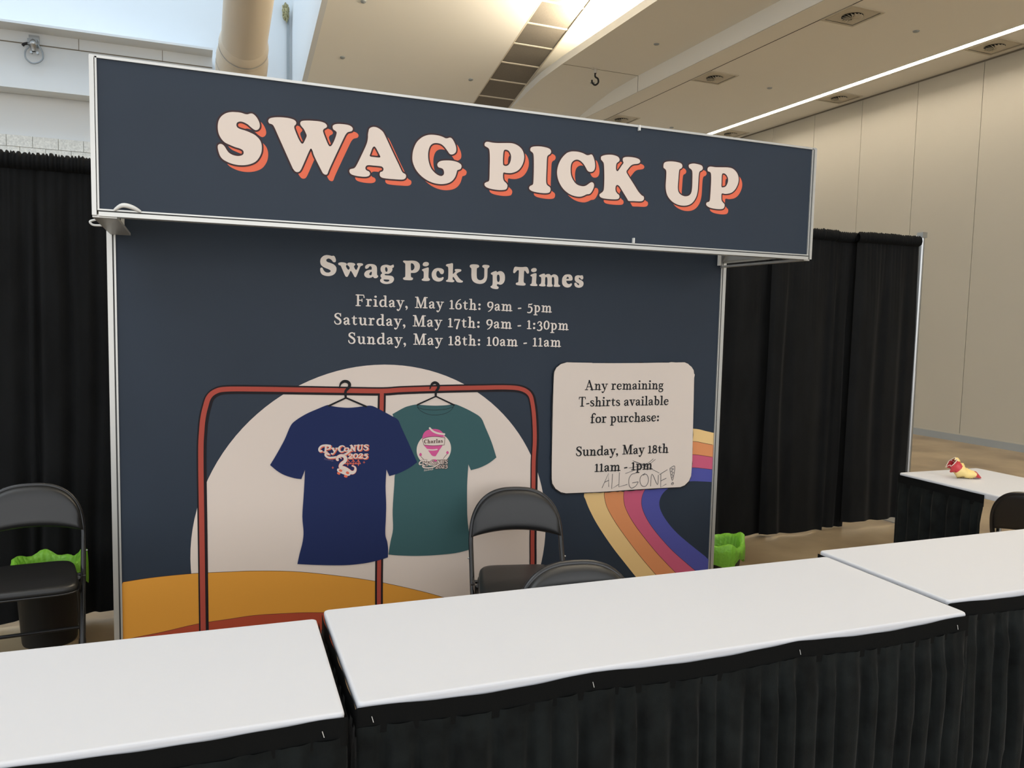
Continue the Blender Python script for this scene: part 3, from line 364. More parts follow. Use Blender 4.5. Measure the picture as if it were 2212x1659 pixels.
b = MB()                                # box beam beside the cove: flat soffit then following the roof
def soff(y):
    pts = [(-6, 5.586), (11.5, 5.586), (12.3, 5.565), (12.9, 5.50), (13.5, 5.42), (15.2, 5.0)]
    for (a, za), (c, zc) in zip(pts, pts[1:]):
        if y <= c: return za+(zc-za)*(y-a)/(c-a)
    return pts[-1][1]
ysx = [-6, 0, 6, 9, 10.5, 11.5, 11.9, 12.3, 12.6, 12.9, 13.2, 13.5, 14.2, 15.1]
for ya, yb in zip(ysx, ysx[1:]):
    za, zb = soff(ya), soff(yb)
    b.quad((XT1, ya, za), (XB, ya, za), (XB, yb, zb), (XT1, yb, zb), 'soffit')
    b.quad((XB, ya, za), (XB, ya, RC), (XB, yb, RC), (XB, yb, zb), 'soffit')
    b.quad((XT1, ya, za), (XT1, ya, za+.115), (XT1, yb, zb+.115), (XT1, yb, zb), 'soffit')
    b.quad((XT1, ya, za+.115), (XT1+.5, ya, za+.115), (XT1+.5, yb, zb+.115), (XT1, yb, zb+.115), 'soffit')
    b.quad((XT1+.5, ya, za+.115), (XT1+.5, ya, roof_z(ya)), (XT1+.5, yb, max(zb+.12, roof_z(yb))), (XT1+.5, yb, zb+.115), 'ceil')
b.box(XB-.003, XB+.001, 11.497, 11.503, RC, 5.586, 'seam')
b.box(XT1+.02, XB, 11.497, 11.503, 5.582, 5.587, 'seam')
struct(b, 'ceiling_box_beam')
cv = area('cove_lamp', (XT1+.22, 7.0, 5.74), .12, 7.6, 1150, (1.0, .87, .68), (R(180), R(-12), 0))

b = MB()                                # low flat ceiling on the right, with a slot for the lamp
LX0, LX1 = 9.44, 9.565
b.box(XB+.012, LX0, Y0, FAR, RC, RC+.2, 'ceil'); b.box(LX1, RIGHT+.2, Y0, FAR, RC, RC+.2, 'ceil')
b.box(7.136, 7.148, Y0, FAR, RC-.002, RC+.01, 'vanedark')
b.box(LX0, LX1, Y0, FAR, RC+.14, RC+.2, 'lamphouse')
struct(b, 'ceiling_low')
t = thing('linear_ceiling_light', 'long glowing white linear light recessed in the low ceiling beside the panelled wall', 'ceiling light', (9.5, 5, RC))
b = MB(); b.box(LX0-9.5+.002, LX1-9.5-.002, Y0-5, 14.6-5, .035, .045, 'lamp'); b.build('diffuser', t)
b = MB()
for xx in (LX0-9.5, LX1-9.5-.004): b.box(xx-.008, xx+.004, Y0-5, 14.6-5, -.004, .10, 'lamphouse')
b.build('housing', t)

# ceiling swirl diffusers -------------------------------------------------
def make_vent(loc, label):
    t = thing('air_diffuser', label, 'ceiling vent', loc, 0, 'swirl air diffusers in the low ceiling')
    b = MB(); s = .255
    for sx in (-1, 1):
        b.box(min(sx*s, sx*(s-.03)), max(sx*s, sx*(s-.03)), -s, s, -.012, .0, 'vane')
        b.box(-s, s, min(sx*s, sx*(s-.03)), max(sx*s, sx*(s-.03)), -.012, .0, 'vane')
        b.box(min(sx*(s-.03), sx*(s-.045)), max(sx*(s-.03), sx*(s-.045)), -s+.03, s-.03, -.003, 0.0, 'vanedark')
        b.box(-s+.03, s-.03, min(sx*(s-.03), sx*(s-.045)), max(sx*(s-.03), sx*(s-.045)), -.003, 0.0, 'vanedark')
    b.build('frame', t)
    b = MB(); b.box(-s+.045, s-.045, -s+.045, s-.045, -.006, 0, 'vane'); b.build('face_plate', t)
    b = MB(); n = 32
    b.add([(0, 0, -.008)]+[(.125*math.cos(2*math.pi*k/n), .125*math.sin(2*math.pi*k/n), -.008) for k in range(n)], [(0, k+1, (k+1) % n+1) for k in range(n)], 'vanedark')
    for k in range(16):
        a = 2*math.pi*k/16; c, s2 = math.cos(a), math.sin(a); d = .026
        p = [(.02, -.004), (.12, -.020), (.12, .016), (.02, .006)]
        b.slab([(x*c-y*s2, x*s2+y*c, -.010-(.022 if y > 0 else 0)) for x, y in p], (0, 0, -.002), 'vane')
    b.lathe([(.0, -.03), (.028, -.026), (.028, -.008)], 'vane', 14)
    b.build('swirl_vanes', t)
    return t
v0 = make_vent((7.395, 7.62, RC), 'nearest swirl air diffuser on the beam side of the low ceiling')
dup(v0, (7.395, 10.33, RC), 0, 'middle swirl air diffuser on the beam side of the low ceiling')
dup(v0, (7.395, 13.15, RC), 0, 'farthest swirl air diffuser on the beam side, just above the header sign')
dup(v0, (9.84, 7.62, RC), 0, 'nearest swirl air diffuser between the linear light and the panelled wall')
dup(v0, (9.84, 10.33, RC), 0, 'middle swirl air diffuser between the linear light and the panelled wall')
dup(v0, (9.84, 13.15, RC), 0, 'farthest swirl air diffuser between the linear light and the panelled wall')

def cap(loc, label, tilt=0):
    b = MB(); b.lathe([(.0, -.012), (.034, -.011), (.04, -.006), (.04, .004)], 'base', 18)
    o = b.build('sprinkler_cover'); o.location = loc; o.rotation_euler = (tilt, 0, 0)
    tag(o, label, 'sprinkler cover', 'flat sprinkler covers in the ceilings')
tl = -math.atan(.25)
cap((2.714*K, 15.618*K, roof_z(15.618*K)), 'round sprinkler cover on the sloping ceiling nearest the skylight', tl)
cap((5.335*K, 15.753*K, roof_z(15.753*K)), 'round sprinkler cover on the sloping ceiling left of the tile strip', tl)
cap((2.76*K, 13.893*K, roof_z(13.893*K)), 'round sprinkler cover high on the sloping ceiling at the picture top', tl)
q = .9444
cap((6.585*q, 10.708*q, 5.586), 'round sprinkler cover on the box beam soffit, near side of the hook')
cap((6.612*q, 12.12, 5.572), 'round sprinkler cover on the box beam soffit, far side of the hook')
cap((8.48, 7.66, RC), 'nearest round sprinkler cover in the middle of the low ceiling')
cap((8.48, 10.39, RC), 'middle round sprinkler cover in the middle of the low ceiling')
cap((8.55, 13.25, RC), 'farthest round sprinkler cover in the low ceiling above the header sign')

t = thing('rigging_hook', 'dark steel hook hanging from a pale bracket on the box beam soffit', 'hook', (5.95, 11.46, 5.586))
b = MB(); b.box(-.05, .05, -.04, .04, -.02, 0, 'lamphouse'); b.lathe([(.025, -.08), (.025, -.02)], 'lamphouse', 12); b.build('bracket', t)
b = MB(); b.tube(catmull([(0, 0, -.07), (0, 0, -.13), (.05, 0, -.16), (.055, 0, -.22), (0, 0, -.26), (-.05, 0, -.23), (-.055, 0, -.19)], 5), .014, 'rubber', 8); b.build('hook', t)

t = thing('beam_clamp', 'metal clamp with a hanging grey cable loop on the far beam', 'clamp', (-2.235, 14.684, 5.66))
b = MB(); b.box(-.07, .07, -.03, 0, .02, .20, 'steel'); b.build('plate', t)
b = MB(); b.box(-.075, .055, -.12, -.03, .03, .12, 'cable'); b.lathe([(.03, -.06), (.05, .03), (.07, .06), (.04, .12)], 'steel', 12, 0, -.08); b.build('clamp_body', t)
b = MB(); b.tube(catmull([(.055, -.09, .06), (.12, -.09, -.06), (.12, -.09, -.16), (.05, -.09, -.23), (-.04, -.09, -.24), (-.11, -.09, -.17), (-.11, -.09, -.07), (-.06, -.09, .0)], 5), .013, 'cable', 8); b.build('cable_loop', t)
b = MB(); b.tube([(-.06, -.1, .05), (-.12, -.1, .03), (-.145, -.1, .0)], .022, 'rubber', 8); b.build('plug', t)
for sx in (-.03, .055):
    b = MB(); b.tube([(sx, -.06, -.085), (sx, -.12, -.085)], .018, 'steel', 10); b.build('bolt', t)

# big round duct in the skylight ------------------------------------------
t = thing('round_duct', 'large pale round air duct hanging in the bright skylight', 'duct', (.91*K, 12.6, 0))
def duct_axis(y): return 5.262 + .25*(13.5-y)
b = MB(); rad = .385*K
path = [(0, y-12.6, duct_axis(y)) for y in (10.4, 11, 11.8, 12.45)]
b.tube(path, rad, 'duct', 40, caps=False); b.build('duct_body', t)
b = MB()
b.tube([(0, y-12.6, duct_axis(y)) for y in (12.40, 12.5, 12.62, 12.7)], [rad*1.0, rad*1.09, rad*1.10, rad*1.08], 'duct', 40, caps=False)
b.tube([(-.0, y-12.6, duct_axis(y)-d) for y, d in ((12.66, 0), (12.85, 0), (13.1, .02), (13.45, .10))], [rad*1.08, rad*1.17, rad*1.19, rad*1.15], 'duct', 40, caps=False)
b.build('end_collar', t)
b = MB()
for r2, yy in ((1.012, 12.43), (1.105, 12.56), (1.195, 12.95)):
    b.tube([(0, yy-12.6+d, duct_axis(yy+d)) for d in (0, .018)], rad*r2, 'base', 40, caps=False)
b.build('band', t)
b = MB()
for i in range(15):
    yy = 11.75-.07*i; z = duct_axis(yy); a = R(-88)
    for ang in (a,):
        px, pz = rad*1.001*math.cos(ang), rad*1.001*math.sin(ang)
        b = MB(); b.lathe([(.0, z+pz-.003), (.009, z+pz-.002), (.010, z+pz+.004)], 'hole', 8, px, yy-12.6); b.build('perforation', t)

random.seed(4)
bm = bmesh.new(); bmesh.ops.create_icosphere(bm, subdivisions=3, radius=1)
for v in bm.verts:
    n = 1+.25*random.uniform(-1, 1); v.co = Vector((v.co.x*.06*n, v.co.y*.06*n, v.co.z*.15*n*(1-.25*v.co.z)))
me = bpy.data.meshes.new('insulation_tuft'); bm.to_mesh(me); bm.free(); me.materials.append(M['wool'])
o = bpy.data.objects.new('insulation_tuft', me); COL.objects.link(o); o.location = (XS-.11, FAR-.07, 6.98)
tag(o, 'ragged yellowish tuft of insulation at the skylight corner', 'insulation')

# ------------------------------------------------------------------ lettering
# strokes of a round-serif text face: (x, y, width), cap height 1
def V(x, a, c, wd=.15): return [(x, a+wd*.4, wd), (x, c-wd*.4, wd)]
def H(a, c, y, wd=.075): return [(a, y, wd), (c, y, wd)]
def flip(st, w, h): return [[(w-x, h-y, q) for x, y, q in s] for s in st]
ARCH = lambda o: [(o, .40, .06), (o+.12, .56, .085), (o+.25, .575, .11), (o+.32, .45, .14), (o+.32, .02, .14)]
BOWLR = [(.2, .47, .07), (.33, .59, .08), (.5, .53, .13), (.58, .31, .15), (.5, .08, .12), (.34, .03, .08), (.2, .12, .07)]
SIX = [[(.50, .92, .05), (.30, .80, .09), (.13, .56, .12), (.08, .32, .14), (.13, .1, .13), (.31, .03, .08), (.48, .1, .13), (.54, .27, .14), (.46, .46, .12), (.31, .51, .07), (.16, .42, .07)]]
ZERO = [[(.3, .82, .08), (.13, .68, .13), (.08, .42, .15), (.13, .14, .13), (.3, .03, .08), (.47, .14, .13), (.52, .42, .15), (.47, .68, .13), (.3, .82, .08)]]
G = {
 'F': (.80, [V(.22, 0, 1), H(.05, .42, .035), H(.05, .70, .965), [(.71, .96, .06), (.74, .77, .09)], H(.22, .55, .51), [(.56, .62, .06), (.57, .40, .075)]]),
 'r': (.56, [V(.2, 0, .62), H(.04, .40, .035), H(.05, .2, .605), [(.22, .42, .07), (.31, .57, .09), (.40, .595, .12), (.45, .56, .15)]]),
 'i': (.40, [V(.2, 0, .62), H(.04, .37, .035), H(.05, .2, .605), [(.18, .87, .17), (.21, .87, .17)]]),
 'd': (.76, [V(.57, .04, 1), H(.43, .57, .965), H(.57, .72, .03), [(.54, .5, .07), (.4, .6, .08), (.2, .53, .13), (.11, .31, .15), (.19, .08, .13), (.37, .03, .08), (.54, .15, .07)]]),
 'a': (.60, [V(.42, .1, .42), [(.10, .47, .14), (.17, .56, .09), (.28, .595, .08), (.39, .54, .12), (.42, .42, .15)], [(.42, .36, .06), (.24, .31, .09), (.11, .2, .14), (.14, .07, .12), (.25, .035, .09), (.42, .14, .07)], [(.42, .12, .13), (.48, .035, .08), (.57, .07, .05)]]),
 'y': (.68, [[(.15, .58, .15), (.37, .06, .13)], [(.57, .58, .07), (.38, .06, .08), (.28, -.18, .08), (.17, -.27, .11), (.10, -.22, .13)], H(.02, .28, .605), H(.45, .68, .605)]),
 ',': (.34, [[(.12, .06, .18), (.16, .03, .15), (.17, -.09, .09), (.08, -.22, .03)]]),
 'M': (1.16, [H(.03, .34, .035), [(.18, .03, .08), (.20, .95, .08)], [(.22, .92, .18), (.54, .05, .13)], [(.54, .05, .08), (.85, .94, .09)], V(.92, 0, 1, .16), H(.04, .24, .965), H(.86, 1.12, .965), H(.74, 1.12, .035)]),
 'S': (.68, [[(.55, .74, .06), (.53, .86, .08), (.42, .95, .08), (.28, .955, .08), (.14, .86, .12), (.13, .71, .14), (.28, .58, .16), (.46, .46, .16), (.56, .28, .14), (.50, .1, .12), (.33, .03, .08), (.17, .07, .08), (.08, .2, .09), (.07, .3, .06)], [(.56, .96, .05), (.56, .73, .06)]]),
 't': (.50, [[(.22, .80, .04), (.21, .62, .14), (.21, .2, .14), (.26, .06, .1), (.36, .04, .08), (.46, .1, .05)], H(.05, .43, .595)]),
 'u': (.74, [[(.18, .6, .14), (.18, .2, .14), (.26, .05, .11), (.38, .04, .08), (.53, .17, .07)], V(.55, .04, .62), H(.03, .18, .605), H(.42, .55, .605), H(.55, .70, .03)]),
 'n': (.74, [V(.2, 0, .62), H(.04, .37, .035), H(.04, .2, .605), ARCH(.22), H(.40, .71, .035)]),
 'm': (1.08, [V(.2, 0, .62), H(.04, .36, .035), H(.04, .2, .605), ARCH(.22), H(.41, .68, .035), ARCH(.56), H(.75, 1.05, .035)]),
 'h': (.74, [V(.2, 0, 1), H(.04, .2, .965), H(.04, .36, .035), ARCH(.22), H(.41, .71, .035)]),
 'p': (.70, [V(.2, -.3, .62), H(.04, .2, .605), H(.04, .37, -.285), BOWLR]),
 'b': (.70, [V(.2, .04, 1), H(.04, .2, .965), BOWLR]),
 '1': (.46, [V(.22, 0, .8, .14), H(.04, .42, .035), [(.05, .70, .05), (.13, .76, .08), (.21, .79, .09)]]),
 '6': (.62, SIX), '9': (.62, flip(SIX, .62, .80)), '0': (.60, ZERO),
 '8': (.62, [[(.3, .83, .08), (.17, .77, .12), (.14, .65, .13), (.19, .52, .13), (.31, .45, .12), (.42, .53, .11), (.46, .65, .11), (.43, .77, .11), (.3, .83, .08)], [(.31, .45, .12), (.45, .37, .14), (.52, .22, .14), (.46, .07, .12), (.3, .03, .08), (.14, .07, .12), (.09, .21, .13), (.15, .35, .11), (.31, .45, .12)]]),
 '7': (.60, [H(.08, .52, .70, .11), [(.06, .74, .05), (.06, .56, .06)], [(.53, .69, .09), (.4, .4, .12), (.27, -.1, .15)]]),
 '5': (.58, [[(.17, .70, .07), (.14, .42, .07)], [(.17, .69, .10), (.40, .70, .10), (.50, .76, .06)], [(.14, .41, .06), (.3, .46, .1), (.46, .35, .14), (.48, .15, .14), (.36, -.05, .12), (.18, -.1, .09), (.07, -.07, .1)]]),
 '3': (.58, [[(.08, .58, .09), (.15, .69, .09), (.29, .73, .09), (.42, .62, .13), (.40, .48, .12), (.25, .37, .07)], [(.25, .37, .07), (.43, .3, .12), (.49, .13, .15), (.4, -.05, .13), (.2, -.12, .09), (.06, -.06, .1)]]),
 '2': (.60, [[(.10, .58, .11), (.18, .74, .09), (.32, .79, .09), (.46, .68, .14), (.44, .5, .13), (.26, .28, .10), (.08, .07, .08)], [(.08, .06, .12), (.30, .06, .13), (.50, .05, .11), (.54, .22, .05)]]),
 ':': (.36, [[(.16, .11, .19), (.18, .11, .19)], [(.16, .50, .19), (.18, .50, .19)]]),
 '-': (.38, [[(.06, .27, .11), (.30, .30, .11)]]),
 'A': (.98, [[(.14, .03, .07), (.44, .98, .09)], [(.44, .97, .15), (.77, .03, .17)], H(.22, .62, .34, .07), H(.02, .31, .035), H(.6, .96, .035)]),
 'e': (.62, [[(.13, .33, .07), (.50, .36, .07)], [(.52, .36, .09), (.48, .52, .1), (.34, .595, .08), (.16, .5, .13), (.10, .3, .15), (.18, .1, .13), (.35, .03, .1), (.54, .14, .06)]]),
 'v': (.66, [[(.15, .58, .15), (.34, .05, .13)], [(.53, .58, .07), (.35, .05, .08)], H(.01, .29, .605), H(.41, .64, .605)]),
 'l': (.40, [V(.2, 0, 1), H(.04, .37, .035), H(.04, .2, .965)]),
 'f': (.50, [[(.50, .88, .13), (.42, .97, .1), (.29, .95, .1), (.2, .8, .13), (.19, .6, .14), (.19, .02, .14)], H(.04, .40, .595), H(.04, .41, .035)]),
 'o': (.66, [[(.33, .59, .08), (.16, .52, .13), (.10, .31, .15), (.16, .1, .13), (.33, .03, .08), (.5, .1, .13), (.56, .31, .15), (.5, .52, .13), (.33, .59, .08)]]),
 'c': (.58, [[(.48, .46, .14), (.42, .56, .1), (.3, .59, .08), (.15, .5, .13), (.10, .3, .15), (.17, .1, .13), (.33, .03, .1), (.51, .13, .06)]]),
 's': (.52, [[(.41, .48, .07), (.36, .57, .08), (.24, .59, .08), (.11, .52, .12), (.13, .41, .12), (.27, .33, .13), (.4, .24, .13), (.42, .11, .12), (.28, .03, .08), (.12, .06, .08), (.06, .17, .06)]]),
 'g': (.60, [[(.27, .59, .08), (.13, .52, .12), (.12, .35, .12), (.27, .26, .08), (.42, .35, .12), (.41, .52, .12), (.27, .59, .08)], [(.41, .52, .07), (.52, .59, .1)], [(.18, .27, .07), (.1, .18, .08), (.16, .1, .1), (.36, .06, .13), (.51, -.04, .12), (.47, -.2, .1), (.28, -.28, .08), (.10, -.22, .1), (.08, -.1, .09), (.17, .02, .07)]]),
 'T': (.78, [V(.38, 0, 1), H(.20, .57, .035), H(.06, .70, .965), [(.06, .97, .06), (.05, .78, .075)], [(.70, .97, .06), (.71, .78, .075)]]),
 'C': (.72, [[(.62, .72, .07), (.58, .86, .1), (.4, .96, .08), (.18, .82, .14), (.10, .5, .17), (.18, .17, .14), (.42, .03, .1), (.64, .18, .06)]]),
 'P': (.74, [V(.2, 0, 1), H(.03, .40, .035), H(.03, .2, .965), [(.2, .955, .09), (.42, .95, .10), (.60, .83, .14), (.60, .62, .15), (.42, .47, .10), (.2, .47, .08)]]),
 'N': (.82, [V(.2, 0, 1, .1), [(.2, .95, .19), (.62, .05, .17)], V(.62, .03, 1, .1), H(.04, .2, .965), H(.52, .78, .965), H(.04, .36, .035)]),
 'o2': (.66, []),
 'U': (.82, [[(.2, .97, .16), (.2, .3, .16), (.28, .08, .14), (.42, .03, .1), (.56, .1, .1), (.62, .3, .1), (.62, .97, .1)], H(.04, .37, .965), H(.5, .76, .965)]),
}
def text_strokes(txt, ax, az, bx, bz, cap, weight=1.0, track=.09, slant=0.0, space=.46):
    adv = []
    for ch in txt: adv.append(space if ch == ' ' else G[ch][0]+track)
    tot = sum(adv)-track-.06
    L = math.hypot(bx-ax, bz-az); ux, uz = (bx-ax)/L, (bz-az)/L
    sx = L/tot; x = -.03; out = []
    for ch, a in zip(txt, adv):
        if ch != ' ':
            for s in G[ch][1]:
                sm = catmull(s, 6) if len(s) > 2 else s
                pts = []
                for (px, py, wd) in sm:
                    X = (x+px)*sx + slant*py*cap; Y = py*cap
                    pts.append((ax+ux*X-uz*Y*0, az+uz*X+Y, wd*weight*(cap*.6+sx*.4)))
                out.append(pts)
        x += a
    return out
def put_text(b, rows, y, m, weight=1.0, dx=0, dz=0, grow=0, **kw):
    k = 0
    for r in rows:
        t, ax, az, bx, bz, cap = r[0], *[v/1e4 for v in r[1:]]
        for s in text_strokes(t, ax, az, bx, bz, cap, weight, **kw):
            b.ribbon([(p[0]+dx, p[1]+dz, p[2]+grow) for p in s], y-k*1e-5, m, ramp=3e-6); k += 1
D = lambda pts: [(x/1e4, z/1e4) for x, z in pts]
EPS = .0004

# ------------------------------------------------------------------ booth back wall
WY, HY = 3.66, 3.0
wall = thing('booth_back_wall', 'navy exhibit back wall printed with pick up times, shirts on a rack and coloured stripes', 'display wall', (1.215, WY, 0))
inv = Matrix.Translation((-1.215, -WY, 0))
def wp(b, name, parent=wall):
    o = b.build(name, parent); 
    if parent is wall: o.matrix_parent_inverse = inv
    return o
XL, XR = -.286, 2.714
def clipz(loop, z0=.02): return [(x, max(z, z0)) for x, z in loop]
b = MB(); b.box(XL, XR, WY, WY+.03, .012, 2.43, 'navy'); panel = wp(b, 'graphic_panel')
def sub(b, name): return b.build(name, panel)
cx, cz, ra, rb = [v/1e4 for v in ART['circle']]
b = MB(); b.poly([[(cx+ra*math.cos(2*math.pi*k/120), max(.02, cz+rb*math.sin(2*math.pi*k/120))) for k in range(120)]], WY-EPS, 'cream'); sub(b, 'printed_circle')
b = MB()
og = catmull(D(ART['orange']), 4); og = [(XL, og[0][1]-.006)]+og[1:]
b.poly([clipz(og+[(1.6, .02), (XL, .02)])], WY-2*EPS, 'ochre')
rd = catmull(D(ART['red']), 4)
b.poly([clipz([(XL, .02)]+rd+[(rd[-1][0]+.5, .12), (rd[-1][0]+.7, .02)])], WY-3*EPS, 'brick')
b.ribbon(og, WY-3.2*EPS, 'brown', wd=.0018, cap=False)
b.ribbon([p for p in rd if p[0] > XL+.01], WY-3.4*EPS, 'brown', wd=.0018, cap=False)
sub(b, 'printed_ground')
b = MB()
cs = [[p for p in catmull(D(c), 5)] for c in ART['stripes']]
def clipx(c): return [(min(x, XR), max(.02, z)) for x, z in c]
cs = [clipx(c) for c in cs]
for i, m in enumerate(('s1', 's2', 's3', 's4')):
    b.poly([cs[i]+cs[i+1][::-1]], WY-EPS*(1+.2*i), m)
for i in (1, 2, 3): b.ribbon([p for p in cs[i] if .03 < p[1] and p[0] < XR-.002], WY-2.2*EPS, 'brown', wd=.0022, cap=False)
sub(b, 'printed_stripes')
b = MB()
rk = catmull(D(ART['rack']), 5); po = catmull(D(ART['post']), 5)
rk = [(rk[0][0], .06)]+rk+[(rk[-1][0], .06)]; po = po+[(po[-1][0], .06)]
b.ribbon([(x+.003, z-.002) for x, z in rk], WY-4*EPS, 'rackdark', wd=.040)
b.ribbon(po, WY-4.2*EPS, 'rackdark', wd=.038, cap=False)
b.ribbon(po, WY-4.6*EPS, 'rackred', wd=.019, cap=False)
b.ribbon(rk, WY-4.8*EPS, 'rackred', wd=.0215)
sub(b, 'printed_clothes_rack')
def corner_smooth(lp, n=4, lim=38):
    L = len(lp); cor = []
    for i in range(L):
        a, q, c = lp[i-1], lp[i], lp[(i+1) % L]
        t = math.degrees(math.atan2(c[1]-q[1], c[0]-q[0])-math.atan2(q[1]-a[1], q[0]-a[0]))
        if abs((t+180) % 360-180) > lim: cor.append(i)
    out = []
    for i, j in zip(cor, cor[1:]+[cor[0]+L]):
        out += catmull([lp[k % L] for k in range(i, j+1)], n)[:-1]
    return out
def shirt(loop, y, m): b = MB(); b.poly([corner_smooth(D(loop))], y, m); return b
b = shirt(ART['teal_shirt'], WY-5.5*EPS, 'shirt_teal')
for c in ART['collar']: b.ribbon(catmull(D(c), 5), WY-5.8*EPS, 'ink', wd=.0018)
yy = WY-6*EPS
dc = [v/1e4 for v in ART['disc']]
b.poly([[(dc[0]+dc[2]*math.cos(2*math.pi*k/60), dc[1]+dc[3]*math.sin(2*math.pi*k/60)) for k in range(60)]], yy, 'cream')
for i, (m, lp) in enumerate(ART['balloon']): b.poly([catmull(D(lp), 3, True)], yy-EPS*(.2+.05*i), m)
for i, (wd, lp) in enumerate(ART['ribbons']): b.ribbon(catmull(D(lp), 5), yy-EPS*(.6+.05*i), 'cream', wd=wd*.00044)
for i, lp in enumerate(ART['stems']): b.ribbon(catmull(D(lp), 5), yy-EPS*(.9+.02*i), 'brown', wd=.0022)
put_text(b, ART['charlas'], yy-1.1*EPS, 'brown', 1.35, track=.05)
for i, lp in enumerate(ART['teal_swash']):
    b.ribbon(catmull(D(lp), 5), yy-1.2*EPS, 'brown', wd=.008); b.ribbon(catmull(D(lp), 5), yy-2.0*EPS, 'cream', wd=.0055)
put_text(b, ART['teal_text'], yy-1.4*EPS, 'brown', 1.25, grow=.004, track=.03, slant=.12)
put_text(b, ART['teal_text'], yy-2.2*EPS, 'cream', 1.1, track=.03, slant=.12)
put_text(b, ART['teal_pitt'], yy-1.2*EPS, 'cream', 1.0, track=.05)
sub(b, 'printed_teal_t_shirt')
b = shirt(ART['navy_shirt'], WY-9*EPS, 'shirt_navy'); yy = WY-9.5*EPS
for k, (m, dx, dz, g) in enumerate((('coral', .0038, -.0038, .001), ('cream', 0, 0, 0))):
    y2 = yy-k*.9*EPS
    for lp in ART['swash']: b.ribbon(catmull(D(lp), 5), y2, m, wd=.0088+g)if 0 else b.ribbon([(x+dx, z+dz) for x, z in catmull(D(lp), 5)], y2, m, wd=.0085+g)
    put_text(b, ART['logo_text'], y2-.1*EPS, m, 1.45, dx, dz, g, track=.0, slant=.1)
sn = catmull(D(ART['snake']), 5); n = len(sn)
b.ribbon([(x, z, .0045+.014*min(1, i/(n*.45))*(1 if i < n*.8 else max(.25, (n-i)/(n*.2)))) for i, (x, z) in enumerate(sn)], yy-2.0*EPS, 'coral', ramp=2e-6)
b.ribbon([(x, z, .0025+.013*min(1, i/(n*.45))*(1 if i < n*.8 else max(.2, (n-i)/(n*.2)))) for i, (x, z) in enumerate(sn)], yy-2.9*EPS, 'cream', ramp=2e-6)
b.poly([catmull(D(ART['skate']), 3, True)], yy-3.6*EPS, 'cream')
for i, lp in enumerate(ART['skate_pads']): b.poly([catmull(D(lp), 3, True)], yy-EPS*(3.8+.05*i), 'coral')
for i, lp in enumerate(ART['bridge']): b.ribbon(D(lp), yy-EPS*(1.0+.03*i), 'coral', wd=.0034 if i < 5 else .0018)
put_text(b, ART['logo_pitt'], yy-EPS, 'mauve', 1.0, track=.05)
sub(b, 'printed_navy_t_shirt')
for hg, y2, wd in zip(ART['hangers'], (WY-11.5*EPS, WY-11.5*EPS), (.0085, .0075)):
    b = MB(); b.ribbon(D(hg[0]), y2, 'ink', wd=wd); hk = catmull(D(hg[1]), 5); n = len(hk)
    b.ribbon([(x, z, .010+.004*math.sin(math.pi*i/n)-(.008*max(0, (i-n*.75)/(n*.25)))) for i, (x, z) in enumerate(hk)], y2-EPS*.5, 'ink')
    sub(b, 'printed_hanger')
b = MB()
for loops in ART['title']: b.poly([catmull(D(l), 4, True) for l in loops], WY-EPS*2, 'cream_text')
put_text(b, ART['times'], WY-EPS*2, 'cream_text', 1.12)
sub(b, 'lettering')
for x0, sg in ((-.318, 1), (2.746, -1)):
    b = MB()
    a, c = sorted((x0, x0+sg*.020)); b.box(a, c, WY-.007, WY+.035, 0, 2.44, 'alu')
    a, c = sorted((x0+sg*.020, x0+sg*.026)); b.box(a, c, WY-.004, WY+.03, 0, 2.44, 'aludark')
    a, c = sorted((x0+sg*.026, x0+sg*.033)); b.box(a, c, WY-.007, WY+.03, 0, 2.44, 'alu')
    wp(b, 'upright_profile')
b = MB(); b.box(-.318, 2.746, WY-.007, WY+.035, 2.43, 2.455, 'alu'); wp(b, 'top_rail')

# ------------------------------------------------------------------ header sign
head = thing('header_sign', 'navy header sign reading SWAG PICK UP in cream and coral letters', 'sign', (1.215, HY, 1.92))
hinv = Matrix.Translation((-1.215, -HY, -1.92))
def hp(b, name, parent=head):
    o = b.build(name, parent); o.matrix_parent_inverse = hinv; return o
HX0, HX1, HZ0, HZ1 = -.302, 2.732, 1.922, 2.439
b = MB(); b.box(HX0+.02, HX1-.02, HY, HY+.008, HZ0+.02, HZ1-.004, 'navy'); hpanel = hp(b, 'sign_panel')
b = MB()
for L in ART['big']:
    lo = [catmull(D(l), 4, True) for l in L]
    b.poly([[(x+.0215, z-.0215) for x, z in l] for l in lo], HY-EPS, 'coral')
for L in ART['big']:
    for l in L: b.ribbon(catmull(D(l), 4, True), HY-2*EPS, 'keyline', wd=.0115, closed=True)
for L in ART['big']:
    b.poly([catmull(D(l), 4, True) for l in L], HY-3*EPS, 'cream')
b.build('lettering', hpanel)
for x0, sg in ((HX0, 1), (HX1, -1)):
    b = MB()
    a, c = sorted((x0, x0+sg*(.014 if sg > 0 else .012))); b.box(a, c, HY-.012, HY+.03, HZ0+.002, HZ1, 'alu')
    a, c = sorted((x0+sg*.016, x0+sg*.022)); b.box(a, c, HY-.006, HY+.02, HZ0+.02, HZ1, 'alu')
    hp(b, 'side_profile')
b = MB(); b.box(HX0+.02, HX1-.02, HY-.012, HY+.035, HZ0, HZ0+.014, 'alu'); b.box(HX0+.02, HX1-.02, HY-.003, HY+.03, HZ0+.014, HZ0+.019, 'aludark')
b.box(HX0+.016, HX1-.016, HY-.008, HY+.03, HZ0+.019, HZ0+.024, 'alu'); hp(b, 'bottom_rail')
b = MB(); b.box(HX0, HX1, HY-.006, HY+.03, HZ1-.005, HZ1+.004, 'alu'); hp(b, 'top_rail')
